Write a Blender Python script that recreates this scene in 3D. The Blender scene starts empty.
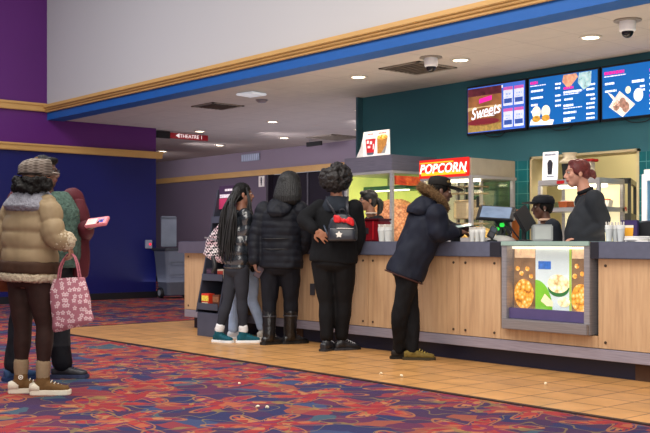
import bpy, bmesh, math, random
import numpy as np
from mathutils import Vector as V, Matrix, noise
random.seed(7); rng = np.random.default_rng(7)
SC = bpy.context.scene
COL = SC.collection
H, F, Y0 = 1.06, 1000.0, 241.0                 # eye height (m), focal length (px), horizon row
CR = V((.64985, .76006, 0)); CF = V((-.76006, .64985, 0))
YAW = math.atan2(CR.y, CR.x)
PI = math.pi

# ------------------------------------------------------------------ materials
def lin(h):
    if not isinstance(h, str): return tuple(h)
    h = h.lstrip('#'); c = [int(h[i:i+2], 16)/255 for i in (0, 2, 4)]
    return tuple(x/12.92 if x <= .04045 else ((x+.055)/1.055)**2.4 for x in c)
_m = {}
class NT:
    def __init__(s, name):
        s.m = bpy.data.materials.new(name); s.m.use_nodes = True
        s.t = s.m.node_tree; s.b = s.t.nodes['Principled BSDF']
    def n(s, typ, **kw):
        nd = s.t.nodes.new(typ)
        for k, v in kw.items():
            if k.startswith('i_'):
                key = k[2:]
                key = int(key) if key.isdigit() else key.replace('_', ' ')
                nd.inputs[key].default_value = v
            else: setattr(nd, k, v)
        return nd
    def l(s, a, b): s.t.links.new(a, b)
    def coord(s, kind='Object', scale=(1, 1, 1), rot=(0, 0, 0)):
        tc = s.n('ShaderNodeTexCoord'); mp = s.n('ShaderNodeMapping')
        mp.inputs['Scale'].default_value = scale; mp.inputs['Rotation'].default_value = rot
        s.l(tc.outputs[kind], mp.inputs['Vector']); return mp.outputs[0]
    def math(s, op, a, b=None, clamp=False):
        nd = s.n('ShaderNodeMath', operation=op, use_clamp=clamp)
        for i, x in enumerate((a, b)):
            if x is None: continue
            if isinstance(x, (int, float)): nd.inputs[i].default_value = x
            else: s.l(x, nd.inputs[i])
        return nd.outputs[0]
    def mix(s, fac, a, b):
        nd = s.n('ShaderNodeMix', data_type='RGBA')
        for i, x in ((0, fac), (6, a), (7, b)):
            if isinstance(x, (int, float)): nd.inputs[i].default_value = x
            elif isinstance(x, (tuple, str)): nd.inputs[i].default_value = (*lin(x), 1)
            else: s.l(x, nd.inputs[i])
        return nd.outputs[2]
    def ramp(s, fac, stops, const=False):
        nd = s.n('ShaderNodeValToRGB'); e = nd.color_ramp.elements
        if const: nd.color_ramp.interpolation = 'CONSTANT'
        while len(e) < len(stops): e.new(.5)
        for el, (p, c) in zip(e, stops): el.position = p; el.color = (*lin(c), 1)
        s.l(fac, nd.inputs[0]); return nd.outputs[0]
    def base(s, c): s.l(c, s.b.inputs['Base Color'])
    def bump(s, h, strength=.3, dist=.01):
        b = s.n('ShaderNodeBump'); b.inputs['Strength'].default_value = strength; b.inputs['Distance'].default_value = dist
        s.l(h, b.inputs['Height']); s.l(b.outputs[0], s.b.inputs['Normal'])

def mat(col, rough=.6, metal=0, var=.12, vs=6, bump=0, bs=60, emit=0, spec=.5, vscale=(1, 1, 1), coat=0):
    key = (str(col), rough, metal, var, vs, bump, bs, emit, spec, vscale, coat)
    if key in _m: return _m[key]
    t = NT('surface'); b = t.b; c = lin(col)
    b.inputs['Roughness'].default_value = rough; b.inputs['Metallic'].default_value = metal
    b.inputs['Specular IOR Level'].default_value = spec if rough < .6 else min(spec, .18); b.inputs['Coat Weight'].default_value = coat
    co = t.coord('Object', vscale)
    nz = t.n('ShaderNodeTexNoise', i_Scale=vs, i_Detail=3.0); t.l(co, nz.inputs['Vector'])
    r = t.ramp(nz.outputs[0], [(.25, tuple(x*(1-var) for x in c)), (.75, tuple(min(1, x*(1+var)) for x in c))])
    t.base(r)
    if emit:
        t.l(r, b.inputs['Emission Color']); b.inputs['Emission Strength'].default_value = emit
    if bump:
        n2 = t.n('ShaderNodeTexNoise', i_Scale=bs, i_Detail=3.0); t.l(co, n2.inputs['Vector']); t.bump(n2.outputs[0], bump, .01)
    _m[key] = t.m; return t.m

def m_glass(tint='#ffffff', alpha=.12, rough=.03):
    key = ('glass', tint, alpha)
    if key in _m: return _m[key]
    t = NT('glass'); t.t.nodes.remove(t.b)
    tr = t.n('ShaderNodeBsdfTransparent'); tr.inputs[0].default_value = (*lin(tint), 1)
    gl = t.n('ShaderNodeBsdfGlossy', i_Roughness=rough)
    fr = t.n('ShaderNodeLayerWeight'); mx = t.n('ShaderNodeMixShader')
    t.l(t.math('ADD', t.math('MULTIPLY', t.math('POWER', fr.outputs['Facing'], 4.0), .5), .05), mx.inputs[0]); t.l(tr.outputs[0], mx.inputs[1]); t.l(gl.outputs[0], mx.inputs[2])
    t.l(mx.outputs[0], t.t.nodes['Material Output'].inputs[0]); _m[key] = t.m; return t.m

def m_carpet():
    t = NT('patterned_carpet'); b = t.b; b.inputs['Roughness'].default_value = .95; b.inputs['Specular IOR Level'].default_value = .1
    co = t.coord('Object')
    wz = t.n('ShaderNodeTexNoise', i_Scale=2.2, i_Detail=3.0); t.l(co, wz.inputs['Vector'])
    wa = t.n('ShaderNodeVectorMath', operation='MULTIPLY_ADD'); t.l(wz.outputs['Color'], wa.inputs[0]); wa.inputs[1].default_value = (.45, .45, 0); t.l(co, wa.inputs[2])
    def polar(scale, rnd, vec):
        vo = t.n('ShaderNodeTexVoronoi', voronoi_dimensions='2D', i_Scale=scale); vo.inputs['Randomness'].default_value = rnd; t.l(vec, vo.inputs['Vector'])
        sc = t.n('ShaderNodeVectorMath', operation='SUBTRACT'); t.l(vec, sc.inputs[0]); t.l(vo.outputs['Position'], sc.inputs[1])
        sp = t.n('ShaderNodeSeparateXYZ'); t.l(sc.outputs[0], sp.inputs[0]); ln = t.n('ShaderNodeVectorMath', operation='LENGTH'); t.l(sc.outputs[0], ln.inputs[0])
        return t.math('ARCTAN2', sp.outputs[1], sp.outputs[0]), ln.outputs['Value']
    ang, rad = polar(1.45, .7, co)
    # feathered red and orange bursts
    pet = t.math('SINE', t.math('ADD', t.math('MULTIPLY', ang, 6.0), t.math('MULTIPLY', rad, 6.0)))
    lim = t.math('MULTIPLY_ADD', pet, .12); lim.node.inputs[2].default_value = .2
    fea = t.math('MULTIPLY', t.math('SINE', t.math('ADD', t.math('MULTIPLY', ang, 44.0), t.math('MULTIPLY', wz.outputs[0], 25.0))), .04)
    burst = t.math('LESS_THAN', t.math('ADD', rad, fea), lim)
    v2 = t.n('ShaderNodeTexVoronoi', voronoi_dimensions='2D', i_Scale=5.6); t.l(wa.outputs[0], v2.inputs['Vector'])
    s2 = t.n('ShaderNodeSeparateColor'); t.l(v2.outputs['Color'], s2.inputs[0])
    ground = t.ramp(s2.outputs[0], [(0, '#43304a'), (.2, '#323254'), (.36, '#5a3048'), (.54, '#402f4e'), (.7, '#7c363f'), (.82, '#3b4464'), (.88, '#86493f'), (.95, '#40505e')], True)
    v3 = t.n('ShaderNodeTexVoronoi', voronoi_dimensions='2D', i_Scale=11.0); t.l(wa.outputs[0], v3.inputs['Vector'])
    s3 = t.n('ShaderNodeSeparateColor'); t.l(v3.outputs['Color'], s3.inputs[0])
    petal = t.ramp(t.math('ADD', t.math('MULTIPLY', s3.outputs[1], .7), t.math('MULTIPLY', rad, .5)), [(0, '#8a3036'), (.28, '#963836'), (.42, '#9c5640'), (.5, '#74304a'), (.6, '#93393a'), (.7, '#a06a4a'), (.8, '#5a2f50'), (.9, '#7c3440')], True)
    c1 = t.mix(burst, ground, petal)
    # beaded orange rims and thin olive squiggles
    rim = t.math('LESS_THAN', t.math('ABSOLUTE', t.math('SUBTRACT', rad, t.math('ADD', lim, .05))), .016)
    c2 = t.mix(t.math('MULTIPLY', rim, .8), c1, '#9a6444')
    wv = t.n('ShaderNodeTexNoise', i_Scale=3.1, i_Detail=1.0); t.l(co, wv.inputs['Vector'])
    ln = t.math('LESS_THAN', t.math('ABSOLUTE', t.math('SUBTRACT', wv.outputs[0], .5)), .008)
    c3 = t.mix(t.math('MULTIPLY', ln, .7), c2, '#7d6a44')
    t.base(c3)
    fz = t.n('ShaderNodeTexNoise', i_Scale=220.0); t.l(co, fz.inputs['Vector']); t.bump(fz.outputs[0], .5, .01)
    return t.m

def m_grid(col, grout, size, rough, gw=.012, var=.18, bump=.25, axes='XY', rot=0, spec=.5, off=(0, 0, 0), mott=1.0):
    t = NT('tiles'); t.b.inputs['Roughness'].default_value = rough; t.b.inputs['Specular IOR Level'].default_value = spec
    tc = t.n('ShaderNodeTexCoord'); sp = t.n('ShaderNodeSeparateXYZ'); t.l(tc.outputs['Object'], sp.inputs[0])
    cb = t.n('ShaderNodeCombineXYZ')
    for i, a in enumerate(axes): t.l(t.math('ADD', sp.outputs['XYZ'.index(a)], off[i]), cb.inputs[i])
    br = t.n('ShaderNodeTexBrick', offset=0.0, i_Scale=1.0); t.l(cb.outputs[0], br.inputs['Vector'])
    br.inputs['Mortar Size'].default_value = gw/2; br.inputs['Brick Width'].default_value = size; br.inputs['Row Height'].default_value = size
    br.inputs['Mortar Smooth'].default_value = .2
    c = lin(col)
    br.inputs['Color1'].default_value = (*[x*(1-var) for x in c], 1); br.inputs['Color2'].default_value = (*[min(1, x*(1+var)) for x in c], 1)
    br.inputs['Mortar'].default_value = (*lin(grout), 1)
    nz = t.n('ShaderNodeTexNoise', i_Scale=5.0, i_Detail=4.0); t.l(tc.outputs['Object'], nz.inputs['Vector'])
    sh = t.ramp(nz.outputs[0], [(.3, (1-.18*mott,)*3), (.7, (1+.1*mott, 1+.08*mott, 1+.05*mott))])
    mx = t.n('ShaderNodeMix', data_type='RGBA', blend_type='MULTIPLY'); mx.inputs[0].default_value = 1
    t.l(br.outputs['Color'], mx.inputs[6]); t.l(sh, mx.inputs[7]); t.base(mx.outputs[2])
    t.bump(t.math('SUBTRACT', 1.0, br.outputs['Fac']), bump, .006)
    return t.m

def m_wood():
    t = NT('pale_maple'); t.b.inputs['Roughness'].default_value = .42
    co = t.coord('Object', (14, 14, 1.1))
    nz = t.n('ShaderNodeTexNoise', i_Scale=2.2, i_Detail=6.0, i_Roughness=.6); t.l(co, nz.inputs['Vector'])
    t.base(t.ramp(nz.outputs[0], [(.25, '#a78768'), (.5, '#bc9a76'), (.8, '#caab86')])); return t.m

def m_brushed(col='#a9a8ac', rough=.32):
    t = NT('brushed_steel'); t.b.inputs['Metallic'].default_value = .45; t.b.inputs['Roughness'].default_value = rough
    co = t.coord('Object', (1, 1, 40)); nz = t.n('ShaderNodeTexNoise', i_Scale=5.0, i_Detail=4.0); t.l(co, nz.inputs['Vector'])
    c = lin(col); t.base(t.ramp(nz.outputs[0], [(.3, tuple(x*.8 for x in c)), (.7, tuple(min(1, x*1.15) for x in c))])); return t.m

def m_flower():
    t = NT('floral_cotton'); t.b.inputs['Roughness'].default_value = .9
    tc = t.n('ShaderNodeTexCoord'); sp = t.n('ShaderNodeSeparateXYZ'); t.l(tc.outputs['Object'], sp.inputs[0])
    cb = t.n('ShaderNodeCombineXYZ'); t.l(t.math('ADD', sp.outputs[0], t.math('MULTIPLY', sp.outputs[1], .5)), cb.inputs[0]); t.l(sp.outputs[2], cb.inputs[1])
    vo = t.n('ShaderNodeTexVoronoi', voronoi_dimensions='2D', i_Scale=24.0); vo.inputs['Randomness'].default_value = .75; t.l(cb.outputs[0], vo.inputs['Vector'])
    sb = t.n('ShaderNodeVectorMath', operation='SUBTRACT'); t.l(cb.outputs[0], sb.inputs[0]); t.l(vo.outputs['Position'], sb.inputs[1])
    s2 = t.n('ShaderNodeSeparateXYZ'); t.l(sb.outputs[0], s2.inputs[0])
    ang = t.math('ARCTAN2', s2.outputs[1], s2.outputs[0]); ln = t.n('ShaderNodeVectorMath', operation='LENGTH'); t.l(sb.outputs[0], ln.inputs[0])
    lim = t.math('MULTIPLY_ADD', t.math('SINE', t.math('MULTIPLY', ang, 5.0)), .0035); lim.node.inputs[2].default_value = .0135
    fl = t.math('LESS_THAN', ln.outputs['Value'], lim); ct = t.math('LESS_THAN', ln.outputs['Value'], .006)
    t.base(t.mix(ct, t.mix(fl, '#99606c', '#cdb3b6'), '#b5848c')); return t.m

def m_check(c1, c2, c3, scale):
    t = NT('woven_check'); t.b.inputs['Roughness'].default_value = .9
    co = t.coord('Object', (1, 1, 1), (.3, .2, .7)); ck = t.n('ShaderNodeTexChecker', i_Scale=scale); t.l(co, ck.inputs['Vector'])
    nz = t.n('ShaderNodeTexNoise', i_Scale=9.0); t.l(co, nz.inputs['Vector'])
    t.base(t.mix(ck.outputs['Fac'], c1, t.ramp(nz.outputs[0], [(.4, c2), (.6, c3)]))); return t.m

def m_plaid():
    t = NT('plaid_tweed'); t.b.inputs['Roughness'].default_value = .95
    co = t.coord('Object'); sp = t.n('ShaderNodeSeparateXYZ'); t.l(co, sp.inputs[0])
    a = t.math('SINE', t.math('MULTIPLY', sp.outputs[0], 95.0)); c = t.math('SINE', t.math('MULTIPLY', sp.outputs[2], 330.0))
    k = t.math('ADD', t.math('MULTIPLY', a, .25), t.math('MULTIPLY', c, .2))
    t.base(t.ramp(t.math('ADD', k, .5), [(.1, '#423831'), (.4, '#615850'), (.6, '#7a7068'), (.9, '#4e4238')])); return t.m

def m_popcorn(c1, c2, c3, scale, emit):
    t = NT('popcorn_print'); co = t.coord('Object')
    vo = t.n('ShaderNodeTexVoronoi', i_Scale=scale); t.l(co, vo.inputs['Vector'])
    s = t.n('ShaderNodeSeparateColor'); t.l(vo.outputs['Color'], s.inputs[0])
    a = t.ramp(vo.outputs['Distance'], [(0, c1), (.45, c2), (.8, c3)])
    hs = t.mix(t.math('MULTIPLY', s.outputs[0], .45), a, c2)
    t.base(hs); t.l(hs, t.b.inputs['Emission Color']); t.b.inputs['Emission Strength'].default_value = emit; return t.m

# ------------------------------------------------------------------ object helpers
def link(o): COL.objects.link(o); return o
def tag(o, label, cat, group=None, kind=None):
    if label: o['label'] = label
    if cat: o['category'] = cat
    if group: o['group'] = group
    if kind: o['kind'] = kind
    return o
def thing(name, label, cat, loc=(0, 0, 0), rz=0, group=None):
    o = link(bpy.data.objects.new(name, None)); o.location = loc; o.rotation_euler = (0, 0, rz); o.empty_display_size = .1
    return tag(o, label, cat, group)
def dup(root, loc, rz, label, group=None):
    r = link(root.copy()); r.location = loc; r.rotation_euler = (0, 0, rz); r['label'] = label
    if group: r['group'] = group
    for ch in list(root.children):
        c = link(ch.copy()); c.parent = r
        for g in list(ch.children):
            d = link(g.copy()); d.parent = c
    return r

class Sh:
    """collects shapes of one mesh"""
    def __init__(s): s.v = []; s.f = []; s.mi = []; s.cur = 0
    def add(s, vs, fs):
        o = len(s.v); s.v += [tuple(x) for x in vs]; s.f += [tuple(i+o for i in f) for f in fs]; s.mi += [s.cur]*len(fs); return s
    def box(s, x0, x1, y0, y1, z0, z1, M=None):
        vs = [V((x, y, z)) for z in (z0, z1) for x, y in ((x0, y0), (x1, y0), (x1, y1), (x0, y1))]
        if M is not None: vs = [M @ v for v in vs]
        return s.add(vs, [(3, 2, 1, 0), (4, 5, 6, 7), (0, 1, 5, 4), (1, 2, 6, 5), (2, 3, 7, 6), (3, 0, 4, 7)])
    def ell(s, c, r, R=None, n=14, m=10):
        c = V(c); vs = []; fs = []
        if isinstance(r, (int, float)): r = (r, r, r)
        for i in range(1, m):
            th = PI*i/m
            for j in range(n):
                ph = 2*PI*j/n; p = V((r[0]*math.sin(th)*math.cos(ph), r[1]*math.sin(th)*math.sin(ph), r[2]*math.cos(th)))
                vs.append(c+(R @ p if R is not None else p))
        top = len(vs); p = V((0, 0, r[2])); q = R @ p if R is not None else p; vs += [c+q, c-q]
        for i in range(m-2):
            for j in range(n):
                k = (j+1) % n; fs.append((i*n+j, (i+1)*n+j, (i+1)*n+k, i*n+k))
        for j in range(n):
            k = (j+1) % n; fs.append((top, j, k)); fs.append((top+1, (m-2)*n+k, (m-2)*n+j))
        return s.add(vs, fs)
    def rings(s, rings, cap=True):
        n = len(rings[0]); vs = [p for r in rings for p in r]; fs = []
        for i in range(len(rings)-1):
            for j in range(n):
                k = (j+1) % n; fs.append((i*n+j, i*n+k, (i+1)*n+k, (i+1)*n+j))
        if cap: fs.append(tuple(reversed(range(n)))); fs.append(tuple((len(rings)-1)*n+j for j in range(n)))
        return s.add(vs, fs)
    def tube(s, pts, rad, n=12, sub=3, cap=True, flat=1.0, up=None):
        pts = [V(p) for p in pts]
        if isinstance(rad, (int, float)): rad = [rad]*len(pts)
        P_, R_ = [], []
        for i in range(len(pts)-1):
            p0 = pts[max(i-1, 0)]; p1 = pts[i]; p2 = pts[i+1]; p3 = pts[min(i+2, len(pts)-1)]
            for k in range(sub):
                t = k/sub; t2, t3 = t*t, t*t*t
                P_.append(.5*((2*p1)+(p2-p0)*t+(2*p0-5*p1+4*p2-p3)*t2+(3*p1-p0-3*p2+p3)*t3)); R_.append(rad[i]*(1-t)+rad[i+1]*t)
        P_.append(pts[-1]); R_.append(rad[-1])
        if cap:   # rounded ends
            d0 = (P_[0]-P_[1]).normalized(); d1 = (P_[-1]-P_[-2]).normalized()
            a = [(P_[0]+d0*R_[0]*.75, R_[0]*.5), (P_[0]+d0*R_[0]*.45, R_[0]*.85)]; b = [(P_[-1]+d1*R_[-1]*.45, R_[-1]*.85), (P_[-1]+d1*R_[-1]*.75, R_[-1]*.5)]
            P_ = [x[0] for x in a]+P_+[x[0] for x in b]; R_ = [x[1] for x in a]+R_+[x[1] for x in b]
        rings = []; u = None
        for i, p in enumerate(P_):
            d = (P_[min(i+1, len(P_)-1)]-P_[max(i-1, 0)])
            d = d.normalized() if d.length > 1e-9 else V((0, 0, 1))
            if u is None:
                h = V(up) if up is not None else (V((0, 0, 1)) if abs(d.z) < .9 else V((1, 0, 0)))
                u = (h-d*h.dot(d)).normalized()
            else:
                u = (u-d*u.dot(d)); u = u.normalized() if u.length > 1e-6 else d.orthogonal().normalized()
            w = d.cross(u)
            rings.append([p+(u*math.cos(2*PI*j/n)*R_[i]*flat+w*math.sin(2*PI*j/n)*R_[i]) for j in range(n)])
        return s.rings(rings)
    def loft(s, secs, n=22, p=2.3):
        """secs: (centre, half-width vector, half-depth vector); superellipse rings"""
        rings = []
        for c, a, b in secs:
            r = []
            for j in range(n):
                t = 2*PI*j/n; ct, st = math.cos(t), math.sin(t)
                r.append(V(c)+V(a)*(abs(ct)**(2/p)*(1 if ct >= 0 else -1))+V(b)*(abs(st)**(2/p)*(1 if st >= 0 else -1)))
            rings.append(r)
        return s.rings(rings)
    def prism(s, poly, y0, y1, plane='XZ'):
        """polygon (counter-clockwise seen from -Y for XZ) extruded"""
        def mk(a, b, y): return (a, y, b) if plane == 'XZ' else ((a, b, y) if plane == 'XY' else (y, a, b))
        n = len(poly); vs = [mk(a, b, y0) for a, b in poly]+[mk(a, b, y1) for a, b in poly]
        fs = [tuple(range(n)), tuple(reversed(range(n, 2*n)))]+[(i, n+i, n+(i+1) % n, (i+1) % n) for i in range(n)]
        return s.add(vs, fs)
    def disc(s, c, r, y0, y1, n=20, sz=1.0, plane='XZ'):
        return s.prism([(c[0]+r*math.cos(2*PI*i/n), c[1]+r*sz*math.sin(2*PI*i/n)) for i in range(n)], y0, y1, plane)
    def lathe(s, prof, c=(0, 0, 0), n=24):
        rings = [[V((c[0]+r*math.cos(2*PI*j/n), c[1]+r*math.sin(2*PI*j/n), c[2]+z)) for j in range(n)] for r, z in prof]
        return s.rings(rings)
    def mesh(s, name):
        me = bpy.data.meshes.new(name); me.from_pydata(s.v, [], s.f)
        me.polygons.foreach_set('material_index', s.mi); me.update()
        bm = bmesh.new(); bm.from_mesh(me); bmesh.ops.recalc_face_normals(bm, faces=bm.faces); bm.to_mesh(me); bm.free()
        return me
    def build(s, name, m, parent=None, bevel=0, smooth=False, seg=2, M=None):
        me = s.mesh(name); ms = m if isinstance(m, (list, tuple)) else [m]
        for x in ms: me.materials.append(x)
        if M is not None: me.transform(M)
        if bevel:
            bm = bmesh.new(); bm.from_mesh(me)
            bmesh.ops.bevel(bm, geom=[e for e in bm.edges if len(e.link_faces) == 2 and e.calc_face_angle(0) > .5], offset=bevel, segments=seg, affect='EDGES', clamp_overlap=True)
            bm.to_mesh(me); bm.free()
        if smooth: me.polygons.foreach_set('use_smooth', [True]*len(me.polygons))
        o = link(bpy.data.objects.new(name, me)); o.parent = parent
        return o
    def skin(s, name, m, parent=None, voxel=.01, it=4, post=None, paint=None):
        """union of the shells as one continuous smooth surface"""
        me = s.mesh('tmp'); o = link(bpy.data.objects.new('tmp', me))
        r = o.modifiers.new('r', 'REMESH'); r.mode = 'VOXEL'; r.voxel_size = voxel; r.use_smooth_shade = True
        if it:
            k = o.modifiers.new('s', 'SMOOTH'); k.iterations = it; k.factor = .5
        dg = bpy.context.evaluated_depsgraph_get(); ev = o.evaluated_get(dg)
        out = bpy.data.meshes.new_from_object(ev); bpy.data.objects.remove(o); bpy.data.meshes.remove(me)
        out.name = name; out.materials.clear()
        for x in (m if isinstance(m, (list, tuple)) else [m]): out.materials.append(x)
        if post:
            n = len(out.vertices); co = np.empty(n*3); out.vertices.foreach_get('co', co); no = np.empty(n*3); out.vertices.foreach_get('normal', no)
            co = co.reshape(-1, 3); no = no.reshape(-1, 3); co = post(co, no); out.vertices.foreach_set('co', co.ravel()); out.update()
        if paint:
            n = len(out.polygons); c = np.empty(n*3); out.polygons.foreach_get('center', c); out.polygons.foreach_set('material_index', paint(c.reshape(-1, 3)).astype(np.int32))
        out.polygons.foreach_set('use_smooth', [True]*len(out.polygons))
        ob = link(bpy.data.objects.new(name, out)); ob.parent = parent; return ob

def nz3(co, scale, off=0):
    return np.array([noise.noise(V((p[0]*scale+off, p[1]*scale+off*1.3, p[2]*scale))) for p in co])
def wrinkle(amp=.006, scale=9, z=.6, off=0):
    def f(co, no):
        q = co.copy(); q[:, 2] *= z
        return co+no*(amp*(nz3(q, scale, off)+.5*nz3(q, scale*2.3, off+5)))[:, None]
    return f
def curly(amp, scale, off=0):
    def f(co, no):
        d = np.array([1-noise.voronoi(V((p[0]*scale+off, p[1]*scale, p[2]*scale)))[0][0]*1.6 for p in co])
        return co+no*(amp*d)[:, None]
    return f
def seg_dist(co, poly):
    """distance to a polyline and arc length along it"""
    best = np.full(len(co), 1e9); arc = np.zeros(len(co)); acc = 0
    for a, b in zip(poly[:-1], poly[1:]):
        a = np.array(a); b = np.array(b); ab = b-a; L = np.linalg.norm(ab)
        t = np.clip(((co-a)@ab)/(L*L), 0, 1); d = np.linalg.norm(co-(a+t[:, None]*ab), axis=1)
        k = d < best; best[k] = d[k]; arc[k] = acc+t[k]*L; acc += L
    return best, arc
def puff(axis, arms, pitch, amp, wr=.004):
    """quilted baffles: rings across the trunk and across each sleeve"""
    def f(co, no):
        d0, a0 = seg_dist(co, axis); d0 = d0-.11; ph = a0/pitch
        for arm in arms:
            d1, a1 = seg_dist(co, arm); k = d1 < d0; ph[k] = a1[k]/(pitch*1.05); d0 = np.minimum(d0, d1)
        k = np.abs(np.sin(PI*ph))**.55-.6
        return co+no*(amp*k+wr*nz3(co, 14))[:, None]
    return f
def text(body, size, m, name, parent, M, shear=0, extrude=.002, bold=0, align='CENTER', sx=1.0, space=1.0):
    cu = bpy.data.curves.new('t', 'FONT'); cu.body = body; cu.size = size; cu.shear = shear; cu.extrude = extrude; cu.offset = bold; cu.align_x = align; cu.align_y = 'CENTER'; cu.space_character = space
    o = link(bpy.data.objects.new('t', cu)); dg = bpy.context.evaluated_depsgraph_get()
    me = bpy.data.meshes.new_from_object(o.evaluated_get(dg)); bpy.data.objects.remove(o); bpy.data.curves.remove(cu)
    me.transform(M @ Matrix.Diagonal((sx, 1, 1, 1))); me.materials.clear(); me.materials.append(m); me.name = name
    ob = link(bpy.data.objects.new(name, me)); ob.parent = parent; return ob
FRONT = Matrix.Rotation(PI/2, 4, 'X')        # text plane facing -Y
def T(x, y, z): return Matrix.Translation((x, y, z))
def RZ(a): return Matrix.Rotation(a, 4, 'Z')

M_STEEL = m_brushed(); M_DSTEEL = m_brushed('#77757f', .4); M_BLACK = mat('#17181c', .45); M_WOOD = m_wood()
M_GOLD = mat('#c99f5e', .45, var=.06, vs=3); M_WHITE = mat('#e8e6e2', .5, var=.04); M_RED = mat('#a8141a', .35)
# ------------------------------------------------------------------ the setting
def struct(name, sh, m, **k): return tag(sh.build(name, m, **k), None, None, None, 'structure')
CZ = 3.17                                              # soffit height over the concession area
struct('floor', Sh().box(-32, 8, -7, 16, -.1, 0), m_carpet())
struct('floor.001', Sh().box(-11.25, 8, 5.17, 12.4, -.05, .006), m_grid('#c49158', '#7a5a3c', .305, .3, .016, .07, .15, spec=.5))
struct('trim_1', Sh().box(-11.28, 8, 5.135, 5.17, -.02, .009).box(-11.285, -11.25, 5.17, 7.6, -.02, .009), mat('#3a2c28', .6))
M_PURP = mat('#5c2070', .38, var=.05, vs=1.2); M_NAVY = mat('#10155c', .38, var=.08, vs=1.2)
w = Sh(); w.box(-16.6, -16.3, -7, 9.77, 2.66, 6.3); w.cur = 1; w.box(-16.6, -16.3, -7, 9.77, 0, 2.66)
struct('wall_left', w, [M_PURP, M_NAVY])
struct('trim_2', Sh().box(-16.3, -16.24, -7, 7.6, 3.29, 3.43).box(-16.3, -16.22, -7, 7.6, 3.38, 3.43), M_GOLD, bevel=.01)
struct('trim_3', Sh().box(-16.68, -16.22, -7, 9.87, 2.60, 2.72).box(-16.68, -16.2, -7, 9.88, 2.68, 2.725), M_GOLD, bevel=.012)
struct('baseboard_left', Sh().box(-16.3, -16.27, -7, 9.79, 0, .12), mat('#14141c', .5), bevel=.004)
# soffit wall over the counter opening
struct('wall_upper', Sh().box(-16.3, 8, 7.6, 7.9, 3.42, 6.3), mat('#c0bfbf', .8, var=.025, vs=.4))
struct('trim_4', Sh().box(-16.3, 8, 7.56, 7.9, 3.28, 3.42).box(-16.3, 8, 7.53, 7.57, 3.315, 3.40).box(-16.3, 8, 7.50, 7.57, 3.345, 3.375), M_GOLD, bevel=.006)
struct('trim_5', Sh().box(-16.3, 8, 7.6, 7.9, 3.155, 3.28), mat('#0c58a6', .55, var=.04))
struct('ceiling', Sh().box(-32, 8, 7.9, 16, CZ, CZ+.12), m_grid('#c6beb6', '#a8a09c', .61, .9, .008, .02, .1, spec=.2, mott=.25))
# far passage
M_FARU = mat('#8f8494', .8, var=.05, vs=.6); M_FARL = mat('#685e70', .75, var=.06, vs=.6)
w = Sh(); w.box(-32, 8, 14, 14.2, 2.66, CZ+.1); w.cur = 1
w.box(-32, -18.42, 14, 14.2, 0, 2.66); w.box(-15.7, 8, 14, 14.2, 0, 2.66)
struct('wall_far', w, [M_FARU, M_FARL])
struct('trim_6', Sh().box(-32, -9, 13.95, 14, 2.585, 2.715).box(-32, -9, 13.93, 14, 2.68, 2.715), M_GOLD, bevel=.008)
struct('baseboard_far', Sh().box(-32, -18.5, 13.97, 14, 0, .12), mat('#14141c', .5))
d = struct('door_1', Sh().box(-18.42, -15.7, 14.1, 14.2, 0, 2.585), mat('#1c1724', .6))  # dark panel stands in for the shade inside the open doorway
Sh().box(-18.42, -18.34, 13.96, 14.1, 0, 2.585).box(-15.78, -15.7, 13.96, 14.1, 0, 2.585).build('door_frame', mat('#2a2431', .5), d)
Sh().box(-17.07, -17.05, 14.07, 14.1, 0, 2.58).box(-17.2, -17.17, 14.03, 14.1, .95, 1.2).build('door_handle', M_DSTEEL, d)
struct('wall_end', Sh().box(-32.2, -32, 7.9, 16, 0, 3.3), M_FARL)
# back wall of the stand with its pass-through
M_TEAL = mat('#3a6d7a', .65, var=.05, vs=1.0)
OX0, OX1, OZ0, OZ1 = -7.76, -6.24, .95, 2.1
w = Sh(); w.box(-10.84, 8, 10, 10.25, OZ1, CZ).box(-10.84, OX0, 10, 10.25, 0, OZ1).box(OX1, 8, 10, 10.25, 0, OZ1).box(OX0, OX1, 10, 10.25, 0, OZ0)
struct('wall_back', w, M_TEAL)
M_TTILE = m_grid('#1f6a74', '#5b9a9e', .15, .15, .008, .15, .3, axes='XZ')
struct('wall_back.001', Sh().box(-9.6, OX0-.0, 9.975, 10, .9, 2.06).box(OX1, 2, 9.975, 10, .9, 2.06).box(OX0-.02, OX0+.0, 9.975, 10.25, .9, 2.06), M_TTILE)
M_CREAM = mat('#cfc39c', .7, var=.04, vs=1)
struct('wall_kitchen', Sh().box(-9.6, -3.5, 12.3, 12.45, 0, CZ).box(-9.7, -9.6, 10.25, 12.45, 0, CZ).box(-3.5, -3.4, 10.25, 12.45, 0, CZ), M_CREAM)
struct('trim_7', Sh().box(OX0, OX0+.03, 9.97, 10.27, OZ0, OZ1).box(OX1-.03, OX1, 9.97, 10.27, OZ0, OZ1).box(OX0, OX1, 9.97, 10.27, OZ1-.03, OZ1), mat('#c9bd97', .6))
struct('trim_8', Sh().box(-10.88, -10.84, 9.9, 10.25, 0, CZ), mat('#3a6270', .5))

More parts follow.
